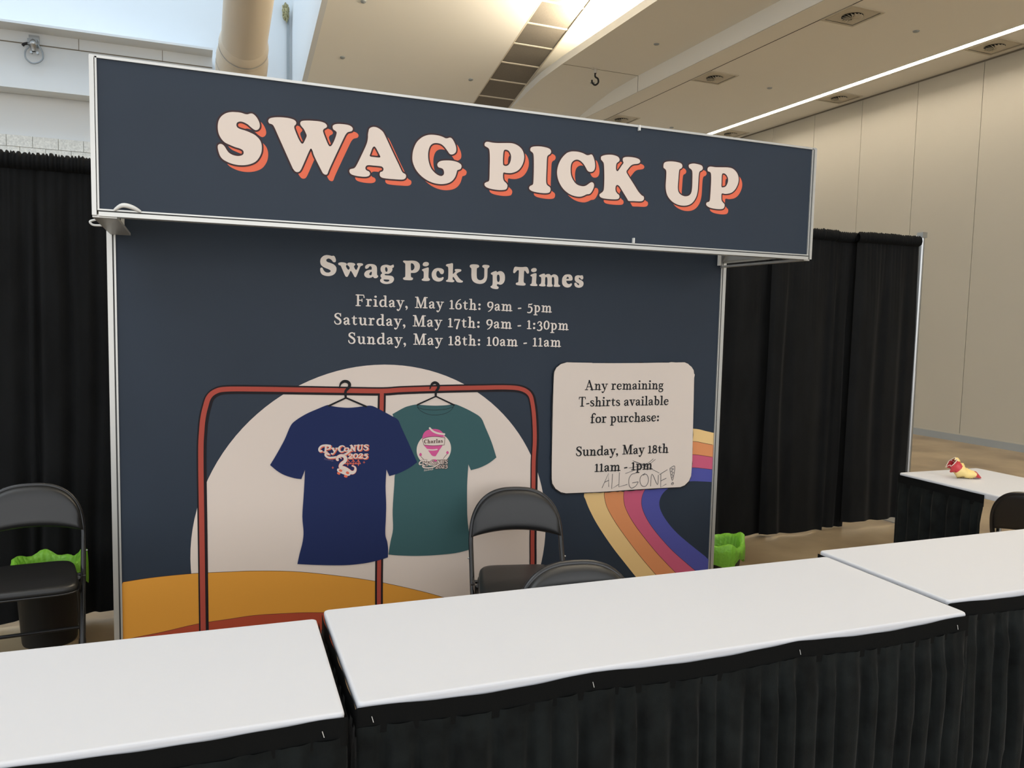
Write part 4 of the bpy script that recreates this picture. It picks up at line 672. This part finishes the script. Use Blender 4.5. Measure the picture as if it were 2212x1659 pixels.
for x0, sg in ((HX0, 1), (HX1, -1)):
    b = MB(); a, c = sorted((x0, x0+sg*.008)); b.box(a, c, HY+.03, WY-.005, HZ0+.02, HZ1, 'whitepanel'); hp(b, 'return_panel')
    b = MB(); a, c = sorted((x0, x0+sg*(.074 if sg > 0 else .034))); b.box(a, c, HY+.002, WY-.014, HZ0-.004, HZ0+.006, 'alu')
    a2, c2 = sorted((x0+sg*.014, x0+sg*.02)); b.box(a2, c2, HY+.03, WY-.014, HZ0+.03, HZ0+.06, 'alu'); hp(b, 'return_rail')
    b = MB(); a, c = sorted((x0+sg*.040, x0+sg*.052)); b.box(a, c, WY-.03, WY-.013, HZ0+.006, HZ0+.2, 'whitepanel'); hp(b, 'wall_bracket')
b = MB(); b.tube([(HX1-.035, WY-.04, HZ0+.03), (HX1-.035, WY-.12, HZ0+.14)], .006, 'steel', 8); hp(b, 'brace')
b = MB(); b.tube(catmull([(-.235, HY-.012, HZ0+.022), (-.21, HY-.02, HZ0+.038), (-.18, HY-.018, HZ0+.034), (-.155, HY-.012, HZ0+.022)], 5), [.004+.004*math.sin(math.pi*i/15) for i in range(16)], 'white_tie', 8); hp(b, 'tape_tab')
b = MB(); b.tube(catmull([(HX0, HY+.32, HZ0-.0), (HX0-.03, HY+.32, HZ0+.0), (HX0-.04, HY+.32, HZ0+.012), (HX0-.02, HY+.32, HZ0+.02)], 5), .004, 'white_tie', 8); hp(b, 'side_hook')
for xx, zz in ((1.76, HZ0+.024), (1.77, HZ1-.02)):
    b = MB(); b.box(xx-.003, xx+.003, HY-.016, HY-.002, zz, zz+.022, 'white_tie'); hp(b, 'clip')

# ------------------------------------------------------------------ notice
NY = WY-.016
loop = D(ART['notice'])
no = thing('notice_board', 'cream rounded notice stuck on the back wall with ALL GONE! written by hand', 'notice', (2.18, NY, 1.15))
ninv = Matrix.Translation((-2.18, -NY, -1.15))
def npb(b, name, parent=no): o = b.build(name, parent); o.matrix_parent_inverse = ninv; return o
random.seed(9)
b = MB(); c0 = (sum(p[0] for p in loop)/len(loop), sum(p[1] for p in loop)/len(loop))
b.slab([(x, NY, z) for x, z in loop], (0, .006, 0), 'board'); npb(b, 'board')
b = MB(); dense = catmull(loop, 6, True); ed = []
for x, z in dense:
    k = .0015+.0045*abs(random.gauss(0, .6)); l = math.hypot(x-c0[0], z-c0[1])
    ed.append((x+(x-c0[0])/l*k, z+(z-c0[1])/l*k-.002))
b.slab([(x, NY+.003, z) for x, z in ed], (0, .0042, 0), 'boardedge'); npb(b, 'dark_torn_edge')
b = MB(); put_text(b, ART['note'], NY-EPS, 'ink', 1.1, track=.02, space=.36); npb(b, 'lettering')
b = MB()
for i, s in enumerate(ART['hand']): b.ribbon(catmull(D(s), 5) if len(s) > 3 else D(s), NY-EPS*(2.2+.05*i), 'pencil', wd=.0034 if i < 12 else .0026)
npb(b, 'handwriting')

# ------------------------------------------------------------------ tables
def pleats(length, wmin, wmax, seed):
    rnd = random.Random(seed); out = []; s = 0
    while s < length+wmax:
        wd = rnd.uniform(wmin, wmax); out.append((s, wd, rnd.uniform(.55, 1), rnd.uniform(-1, 1))); s += wd
    return out
def pleat_at(pl, s):
    for s0, wd, a, sl in pl:
        if s0 <= s < s0+wd:
            t = (s-s0)/wd
            return a*(smoothstep(0, .22, t)*(1-smoothstep(.62, 1, t)))
    return 0
def table(loc, rz, L, W, label, seed, fronts, group, gap_side=.005, trim={}):
    t = thing('skirted_table', label, 'table', (loc[0], loc[1], 0), rz, group)
    H0 = .76
    b = MB(); r = .012; ring = []
    for cx, cy, a0 in ((L/2-r, W/2-r, 0), (-L/2+r, W/2-r, 90), (-L/2+r, -W/2+r, 180), (L/2-r, -W/2+r, 270)):
        for k in range(6): a = R(a0+18*k); ring.append((cx+r*math.cos(a), cy+r*math.sin(a)))
    rows = [(.0025, .728), (0, .752), (.0012, .7575), (.004, .7597), (.008, .76)]; n = len(ring)
    vs = []
    for ins, zz in rows:
        for x, y in ring: vs.append((x-math.copysign(ins, x), y-math.copysign(ins, y), zz))
    fs = [(i*n+k, i*n+(k+1) % n, (i+1)*n+(k+1) % n, (i+1)*n+k) for i in range(len(rows)-1) for k in range(n)]
    b.add(vs, fs, 'white', True)
    b.add(vs[-n:], [tuple(range(n))], 'white'); b.add(vs[:n], [tuple(range(n))], 'white'); b.build('table_top', t)
    # skirt: runs along the chosen sides
    path = []
    hx, hy = L/2+.001, W/2+.001; st = .007
    def seg(a, c): 
        l = math.dist(a, c); k = max(2, int(l/st)); nx, ny = (c[1]-a[1])/l, -(c[0]-a[0])/l
        return [((a[0]+(c[0]-a[0])*i/k, a[1]+(c[1]-a[1])*i/k), (nx, ny)) for i in range(k+1)]
    corners = {'left': ((-hx, hy), (-hx, -hy)), 'front': ((-hx, -hy), (hx, -hy)), 'right': ((hx, -hy), (hx, hy)), 'back': ((hx, hy), (-hx, hy))}
    for sd in ('left', 'front', 'right', 'back'):
        if sd in fronts:
            a, c = corners[sd]; k = trim.get(sd, 1.0); c = (a[0]+(c[0]-a[0])*k, a[1]+(c[1]-a[1])*k)
            path += [(p, q, sd) for p, q in seg(a, c)]
    pl = pleats(L+2*W+.5, .045, .105, seed); rnd = random.Random(seed+5)
    s = 0; cols = []; prev = None
    for p, q, sd in path:
        if prev: s += math.dist(prev, p)
        prev = p; cols.append((p, q, sd, s))
    # scallop: the band sags between its clips
    clip_s = []; x = 0; f0 = next((c[3] for c in cols if c[2] == 'front'), 0); f1 = max((c[3] for c in cols if c[2] == 'front'), default=0)
    clip_s = [f0+.03, f0+.55+.06*rnd.random(), f0+1.15+.1*rnd.random(), f1-.05]
    def sag(s):
        for a, c in zip(clip_s, clip_s[1:]):
            if a <= s <= c: return math.sin(math.pi*(s-a)/(c-a))**1.2
        return 0
    deps = {}
    for a, c in zip(clip_s, clip_s[1:]): deps[a] = rnd.uniform(.006, .019)
    def drop(s):
        for a, c in zip(clip_s, clip_s[1:]):
            if a <= s <= c: return deps[a]*sag(s)
        return 0
    zr = [('b', 0), ('b', .02), ('b', .064), ('k', .045), ('k', .075), ('k', .10), ('k', .15), ('k', .25), ('k', .36), ('k', .5), ('k', .62), ('k', .735)]
    bb = MB(); bs = MB(); band = []; low = []
    for p, q, sd, s in cols:
        d0 = drop(s) if sd == 'front' else 0.002
        amp = .042 if sd == 'front' else gap_side
        cb, ck = [], []
        for kind, dz in zr:
            zz = .753-d0-dz if sd == 'front' else .748-dz
            zz = max(.008, zz)
            if kind == 'b':
                off = .004+.0012*math.sin(s*46+seed); cb.append((p[0]+q[0]*off, p[1]+q[1]*off, zz))
            else:
                g = smoothstep(.055, .16, dz)*.75+.25*smoothstep(.2, .7, dz)
                wob = .010*math.sin(dz*9+seed+s*2.3)*smoothstep(.1, .5, dz)
                off = .003+amp*(.16+.84*g)*pleat_at(pl, max(0, s+wob)) + .0015*math.sin(s*120+dz*30)
                ck.append((p[0]+q[0]*off, p[1]+q[1]*off, zz))
        band.append(cb); low.append(ck)
    for mb, g, m in ((bb, band, 'band'), (bs, low, 'skirt')):
        nr = len(g[0]); vs = [v for c in g for v in c]
        mb.add(vs, [(i*nr+j, (i+1)*nr+j, (i+1)*nr+j+1, i*nr+j+1) for i in range(len(g)-1) for j in range(nr-1)], m, True)
    sk = bs.build('skirt', t, normals=False); bb.build('waistband', sk, normals=False)
    if 'front' in fronts:
        for cs_ in clip_s:
            x = -hx+(cs_-f0); b = MB(); b.tube([(x, -hy-.0075, .730), (x+.004, -hy-.0075, .716)], .0008, 'white_tie', 6); b.build('clip', t)
    for sx in (-1, 1):
        b = MB(); x = sx*(L/2-.22)
        b.tube(catmull([(x, -W/2+.06, 0), (x, -W/2+.06, .5), (x, -W/2+.08, .69), (x, 0, .715), (x, W/2-.08, .69), (x, W/2-.06, .5), (x, W/2-.06, 0)], 4), .014, 'steel', 8); b.build('leg', t)
    return t
GT = 'skirted tables of the counter row'
table((1.252, 1.948), R(-1.4), 1.828, .590, 'longest visible white table in front of the back wall, black pleated skirt, empty', 11, ('left', 'front', 'right'), GT)
table((-.606, 1.958), R(-2.0), 1.828, .562, 'white table with black pleated skirt at the left end of the counter row', 23, ('left', 'front', 'right'), GT)
table((3.112, 1.992), R(-.9), 1.828, .565, 'white table with black pleated skirt continuing the counter row past the trash can', 37, ('left', 'front', 'right'), GT)
table((4.150, 2.851), R(88.2), 1.10, .622, 'separate white table by the curtain pole holding a crumpled snack bag', 51, ('right', 'back'), GT, .022, trim={'back': .51})

# ------------------------------------------------------------------ chairs
def frame_y(z):          # lean of the main frame
    return -.215+z*.66 if z < .56 else .1546+(z-.56)*.29
def half_w(z):
    if z <= .58: return .215
    t = min(1, (z-.58)/.22); return .215*math.sqrt(max(0, 1-t**2.6))*.999+.0
def make_chair(loc, rz, label):
    t = thing('folding_chair', label, 'chair', loc, rz, 'black padded folding chairs')
    pts = []
    for z in (.01, .15, .3, .42, .5, .54, .575): pts.append((-.215, frame_y(z), z))
    arch = []
    for k in range(1, 24):
        a = math.pi*(1-k/24); c, s_ = math.cos(a), math.sin(a)
        x = .213*math.copysign(abs(c)**.77, c); z = .585+.215*s_**.9
        arch.append((x, frame_y(z), z))
    full = pts+arch+[(-p[0], p[1], p[2]) for p in pts[::-1]]
    b = MB(); b.tube(catmull(full, 2), .0115, 'chairmetal', 10); b.build('frame', t)
    r1 = [(-.195, .255, .01), (-.197, .10, .22), (-.198, -.03, .40), (-.198, -.05, .425)]
    for sx in (1, -1):
        b = MB(); b.tube([(x*sx, y, z) for x, y, z in catmull(r1, 3)], .0105, 'chairmetal', 8); b.build('rear_leg', t)
    for nm, pa, pb in (('crossbar', (-.215, frame_y(.14), .14), (.215, frame_y(.14), .14)), ('crossbar', (-.195, .18, .115), (.195, .18, .115)), ('crossbar', (-.205, .06, .405), (.205, .06, .405))):
        b = MB(); b.tube([pa, pb], .009, 'chairmetal', 8); b.build(nm, t)
    for x, y in ((-.215, -.213), (.215, -.213), (-.195, .257), (.195, .257)):
        b = MB(); b.lathe([(.0, 0), (.016, .0), (.0165, .004), (.015, .03), (.012, .032)], 'rubber', 12, x, y); b.build('foot_cap', t)
    for sx in (-1, 1):
        b = MB(); x = sx*.209; b.slab([(x, -.07, .395), (x, .055, .40), (x, .045, .435), (x, -.07, .43)], (sx*.006, 0, 0), 'chairmetal')
        b.tube([(sx*.206, .0, .415), (sx*.226, .0, .415)], .006, 'chairmetal', 8)
        b.build('hinge', t); b = MB(); b.tube([(sx*.214, frame_y(.50), .5), (sx*.232, frame_y(.50), .5)], .004, 'steel', 8); b.build('rivet', t)
    # seat pad
    b = MB(); n = 48; rings = []
    def se(a, hw, hd, e=.34):
        c, s_ = math.cos(a), math.sin(a); return math.copysign(abs(c)**e, c)*hw, math.copysign(abs(s_)**e, s_)*hd
    for sc, z in ((.0, .402), (.90, .402), (.985, .408), (1.0, .420), (1.0, .436), (.985, .447), (.95, .4535), (.85, .457), (.6, .4585), (.3, .459), (0, .459)):
        ring = []
        for k in range(n):
            x, y = se(2*math.pi*k/n, .195*sc, .195*sc)
            x *= 1-.10*(y/.195)*(1 if sc else 0)
            ring.append((x, y-.035, z-.012*smoothstep(.05, .2, -y)*(1 if z > .43 else 0)))
        rings.append(ring)
    vs = [v for g in rings for v in g]
    b.add(vs, [(i*n+k, i*n+(k+1) % n, (i+1)*n+(k+1) % n, (i+1)*n+k) for i in range(len(rings)-1) for k in range(n)], 'vinyl', True); seat = b.build('seat', t)
    b = MB(); b.tube([(se(2*math.pi*k/n, .197, .197)[0]*(1-.10*se(2*math.pi*k/n, .197, .197)[1]/.195), se(2*math.pi*k/n, .197, .197)[1]-.035, .412) for k in range(n)], .004, 'chairmetal', 6, closed=True); b.build('piping', seat)
    # back pad
    b = MB(); nu, nv = 33, 17; fr, bk = [], []
    for i in range(nu):
        u = -1+2*i/(nu-1)
        x = .2145*u
        zb = .590+.028*(1-u*u)
        zt = .585+.216*max(0, 1-abs(u)**(2/.77))**.45
        zt = max(zt, zb+.004)
        for j in range(nv):
            v = j/(nv-1); z = zb+(zt-zb)*v
            e = (1-abs(u)**6)*(1-(2*v-1)**6)
            bul = .024*max(0, e)**.45
            y0 = frame_y(z)-.013+.012*(1-u*u)
            fr.append((x, y0-.006-bul, z)); bk.append((x, y0+.008+.014*max(0, e)**.5, z))
    f1 = [(i*nv+j, (i+1)*nv+j, (i+1)*nv+j+1, i*nv+j+1) for i in range(nu-1) for j in range(nv-1)]
    N = nu*nv; rim = [i*nv for i in range(nu)]+[(nu-1)*nv+j for j in range(1, nv)]+[i*nv+nv-1 for i in range(nu-2, -1, -1)]+[j for j in range(nv-2, 0, -1)]
    b.add(fr+bk, f1+[tuple(N+k for k in reversed(f)) for f in f1]+[(rim[k], rim[(k+1) % len(rim)], N+rim[(k+1) % len(rim)], N+rim[k]) for k in range(len(rim))], 'vinyl', True); b.build('backrest', t)
    return t
ch = make_chair((1.375, 3.235, 0), R(-14), 'black folding chair against the printed wall, under the notice')
dup(ch, (-.68, 3.93, 0), R(4), 'black folding chair beside the wall in front of the left black drape')
dup(ch, (1.155, 2.10, 0), R(-7), 'black folding chair tucked behind the middle table, only its back rim showing')
cr = dup(ch, (3.93, 2.52, 0), R(95), 'black folding chair turned side-on and tucked at the snack bag table'); cr.scale = (1.035, 1.035, 1.035)

# ------------------------------------------------------------------ trash cans
def make_can(loc, label, h, r, seed):
    t = thing('trash_can', label, 'trash can', loc, 0, 'small black trash cans with green liners')
    b = MB(); b.lathe([(0, 0), (r*.80, 0), (r*.82, .01), (r*.98, h-.012), (r*1.02, h-.01), (r*1.02, h), (r*.97, h), (r*.80, .02), (0, .02)], 'canblack', 36); b.build('can_body', t)
    rnd = random.Random(seed); n = 144; rows = []
    ph = [rnd.uniform(0, 6.28) for _ in range(6)]
    prof = [(.62, -.16), (.80, -.07), (.90, .004), (1.0, .030), (1.09, .024), (1.13, -.008), (1.14, -.035), (1.13, -.06), (1.12, -.078)]
    for i, (rr, dz) in enumerate(prof):
        row = []
        for k in range(n):
            a = 2*math.pi*k/n
            wv = sum(math.sin((3+2*j)*a+ph[j])/(1+j*.6) for j in range(4))
            fine = math.sin(29*a+ph[4]+i*.5+2*math.sin(3*a))*.014+math.sin(53*a+ph[5]-i*.7)*.008
            rad = r*(rr+fine+(.03*wv if i >= 3 else .01*wv)); zz = h+dz+(.012*wv if i in (3, 4) else 0)+(-.018*wv if i >= 7 else 0)
            if i in (2, 3, 4): zz += .022*max(0, math.sin(a*2+ph[0]))
            row.append((rad*math.cos(a), rad*math.sin(a), zz))
        rows.append(row)
    b = MB(); vs = [v for g in rows for v in g]
    b.add(vs, [(i*n+k, i*n+(k+1) % n, (i+1)*n+(k+1) % n, (i+1)*n+k) for i in range(len(rows)-1) for k in range(n)], 'liner', True)
    b.build('liner', t, normals=False)
    return t
make_can((2.955, 3.90, 0), 'small black trash can with bright green liner at the right edge of the back wall', .27, .145, 3)
make_can((-.655, 4.31, 0), 'small black trash can with green liner behind the left folding chair', .365, .145, 8)

# ------------------------------------------------------------------ drapes
def drape(x0, x1, Y, ztop, zbot, seed, label, amp=.035, wmin=.05, wmax=.24, ang=0, hemwave=.012):
    L = x1-x0; t = thing('pipe_drape', label, 'curtain', ((x0+x1)/2, Y, 0), ang, 'black pipe drapes')
    rnd = random.Random(seed); pl = pleats(L+.4, wmin, wmax, seed); pf = pleats(L+.4, .018, .05, seed+3)
    n = int(L/.008); zs = [ztop-zz for zz in (.075, .10, .15, .22, .35, .5, .75, 1.0, 1.3, 1.6, 1.9)]+[zbot+.08, zbot+.04, zbot]
    zs = [z for z in zs if z >= zbot]
    b = MB(); vs = []; drift = rnd.uniform(-1, 1)
    for i in range(n+1):
        s = L*i/n
        for z in zs:
            d = ztop-z; g = smoothstep(.05, .7, d)
            sh = .03*math.sin(d*1.3+seed)*d*.5
            y = -amp*(.18+.82*g)*(pleat_at(pl, max(0, s+sh))-.4) - .010*(1-g)*(pleat_at(pf, s)-.4) - .012*math.sin(s*4.1+seed)*g
            zz = z
            if z == zbot: zz = z+hemwave*math.sin(s*5.3+seed)+.6*hemwave*math.sin(s*13+seed*2)
            vs.append((s-L/2+.006*math.sin(d*3+s*7), y, max(.004, zz)))
    nr = len(zs)
    b.add(vs, [(i*nr+j, (i+1)*nr+j, (i+1)*nr+j+1, i*nr+j+1) for i in range(n) for j in range(nr-1)], 'drape', True); b.build('curtain', t, normals=False)
    # rod pocket with ruffle
    b = MB(); vs = []; n2 = int(L/.005); nq = 7
    prof = [(.008, -.078), (-.020, -.06), (-.026, -.035), (-.020, -.012), (-.002, .004), (.016, -.012), (.022, -.06)]
    rz_ = pleats(L+.3, .010, .030, seed+9)
    for i in range(n2+1):
        s = L*i/n2; k = pleat_at(rz_, s)
        for j, (dy, dz) in enumerate(prof):
            vs.append((s-L/2, dy*(.85+.35*k)-(.006*k if dy < 0 else 0), ztop+dz+(.016*(k-.35) if 3 <= j <= 5 else 0)))
    b.add(vs, [(i*nq+j, (i+1)*nq+j, (i+1)*nq+j+1, i*nq+j+1) for i in range(n2) for j in range(nq-1)], 'hem', True); b.build('rod_pocket', t, normals=False)
    return t
drape(-2.9, -1.02, 4.625, 2.355, .03, 2, 'black drape panel at the left frame edge behind the chair')
drape(-1.08, .70, 4.56, 2.362, .025, 5, 'black drape panel left of the back wall, nearest its upright', amp=.04, wmin=.04, wmax=.2)
YD = 4.80
drape(2.0, 4.07, YD, 2.33, .02, 7, 'black drape panel right of the back wall, just behind the trash can', amp=.045, wmin=.1, wmax=.42)
drape(3.97, 4.57, YD-.06, 2.332, .015, 13, 'black drape panel second from the back wall, hem lowest at its edge', amp=.04, wmin=.1, wmax=.42, hemwave=.01)
drape(4.55, 4.85, YD+.004, 2.334, .01, 16, 'narrow black drape panel third from the back wall', amp=.03, wmax=.22, hemwave=.008)
drape(4.78, 5.42, YD-.06, 2.335, .055, 19, 'black drape panel right beside the silver curtain pole', amp=.045, wmin=.08, wmax=.4, hemwave=.004)

t = thing('curtain_pole', 'silver upright pole at the open end of the right black drapes', 'pole', (5.565, 4.86, 0))
b = MB(); b.tube([(0.02, 0, .01), (0.02, 0, 1.25)], .026, 'steel', 16); b.tube([(0.02, 0, 1.25), (.02, 0, 2.385)], .024, 'steel', 16)
b.box(-.005, .045, -.03, .03, 2.35, 2.395, 'steel'); b.build('upright', t)
b = MB(); b.tube([(-.035, .015, .01), (-.035, .015, 2.365)], .022, 'steel', 14); b.build('inner_tube', t)
b = MB(); b.box(-.2, .2, -.2, .2, 0, .008, 'steel'); b.lathe([(.035, .008), (.032, .09), (.0, .09)], 'steel', 14, .02, 0); b.build('base_plate', t)
b = MB(); b.box(-.11, .02, -.012, .012, 2.29, 2.32, 'steel'); b.build('rod_end', t)

# ------------------------------------------------------------------ snack bag
t = thing('snack_bag', 'crumpled red and yellow snack bag lying open on the far white table', 'snack bag', (4.085, 3.17, .76), R(-22)); t.scale = (.92, .92, .92)
sp = [(.105, .0, .006, .010, .003), (.088, .0, .014, .022, .010), (.062, .0, .026, .032, .022), (.03, 0, .028, .034, .025), (0, 0, .034, .034, .032),
      (-.024, 0, .046, .034, .036), (-.040, 0, .060, .032, .038), (-.054, 0, .073, .030, .038), (-.068, 0, .086, .028, .036), (-.082, 0, .098, .034, .034)]
sp = catmull(sp, 3); rnd = random.Random(6); n = 20; rings = []
for i, (x, y, z, a, c) in enumerate(sp):
    j0, j1 = max(0, i-1), min(len(sp)-1, i+1)
    tx, tz = sp[j1][0]-sp[j0][0], sp[j1][2]-sp[j0][2]; l = math.hypot(tx, tz) or 1; nx, nz = -tz/l, tx/l
    if nz < 0: nx, nz = -nx, -nz
    ring = []
    for k in range(n):
        an = 2*math.pi*k/n; cr = 1+.22*math.sin(an*3+i*.9)+rnd.uniform(-.12, .12)+(.30*math.sin(an*5+1)+.25*math.cos(an-2.6) if i > len(sp)-4 else 0)
        u, v = a*math.cos(an), c*math.sin(an)*cr
        ring.append((x+nx*v, u, max(.001, z+nz*v)))
    rings.append(ring)
def bagpart(i0, i1, m, name, ks=None):
    b = MB(); g = rings[i0:i1+1]; vs = [v for r_ in g for v in r_]
    b.add(vs, [(i*n+k, i*n+(k+1) % n, (i+1)*n+(k+1) % n, (i+1)*n+k) for i in range(len(g)-1) for k in range(n) if ks is None or k in ks], m, True)
    return b.build(name, t, normals=False)
bagpart(0, 6, 'bagred', 'red_corner'); bagpart(6, 18, 'bagyellow', 'bag_body')
bagpart(18, len(rings)-1, 'bagred', 'open_mouth', [k for k in range(n) if k not in (3, 4, 5, 6)]); bagpart(18, len(rings)-1, 'bagyellow', 'yellow_edge', [3, 4, 5, 6])
b = MB(); b.tube([Vector(v)*1.0 for v in rings[-1]], .0022, 'bagwhite', 6, closed=True); b.tube([rings[-1][k] for k in (3, 2)]+[rings[-5][2]], .004, 'bagwhite', 6); b.build('white_rim', t)
b = MB()
for (i, k) in ((7, 13), (9, 14), (10, 15), (12, 13), (13, 14), (8, 16), (11, 17)):
    p = Vector(rings[i][k]); q_ = Vector(rings[i+1][(k+1) % n]); m_ = (p+q_)*.5; out = (m_-Vector((sp[i][0], 0, sp[i][2]))).normalized()*.0015
    b.tube([p+out, m_+out+Vector((0, 0, .003)), q_+out], .0018, 'bagbrown', 5)
b.build('printed_squiggle', t)
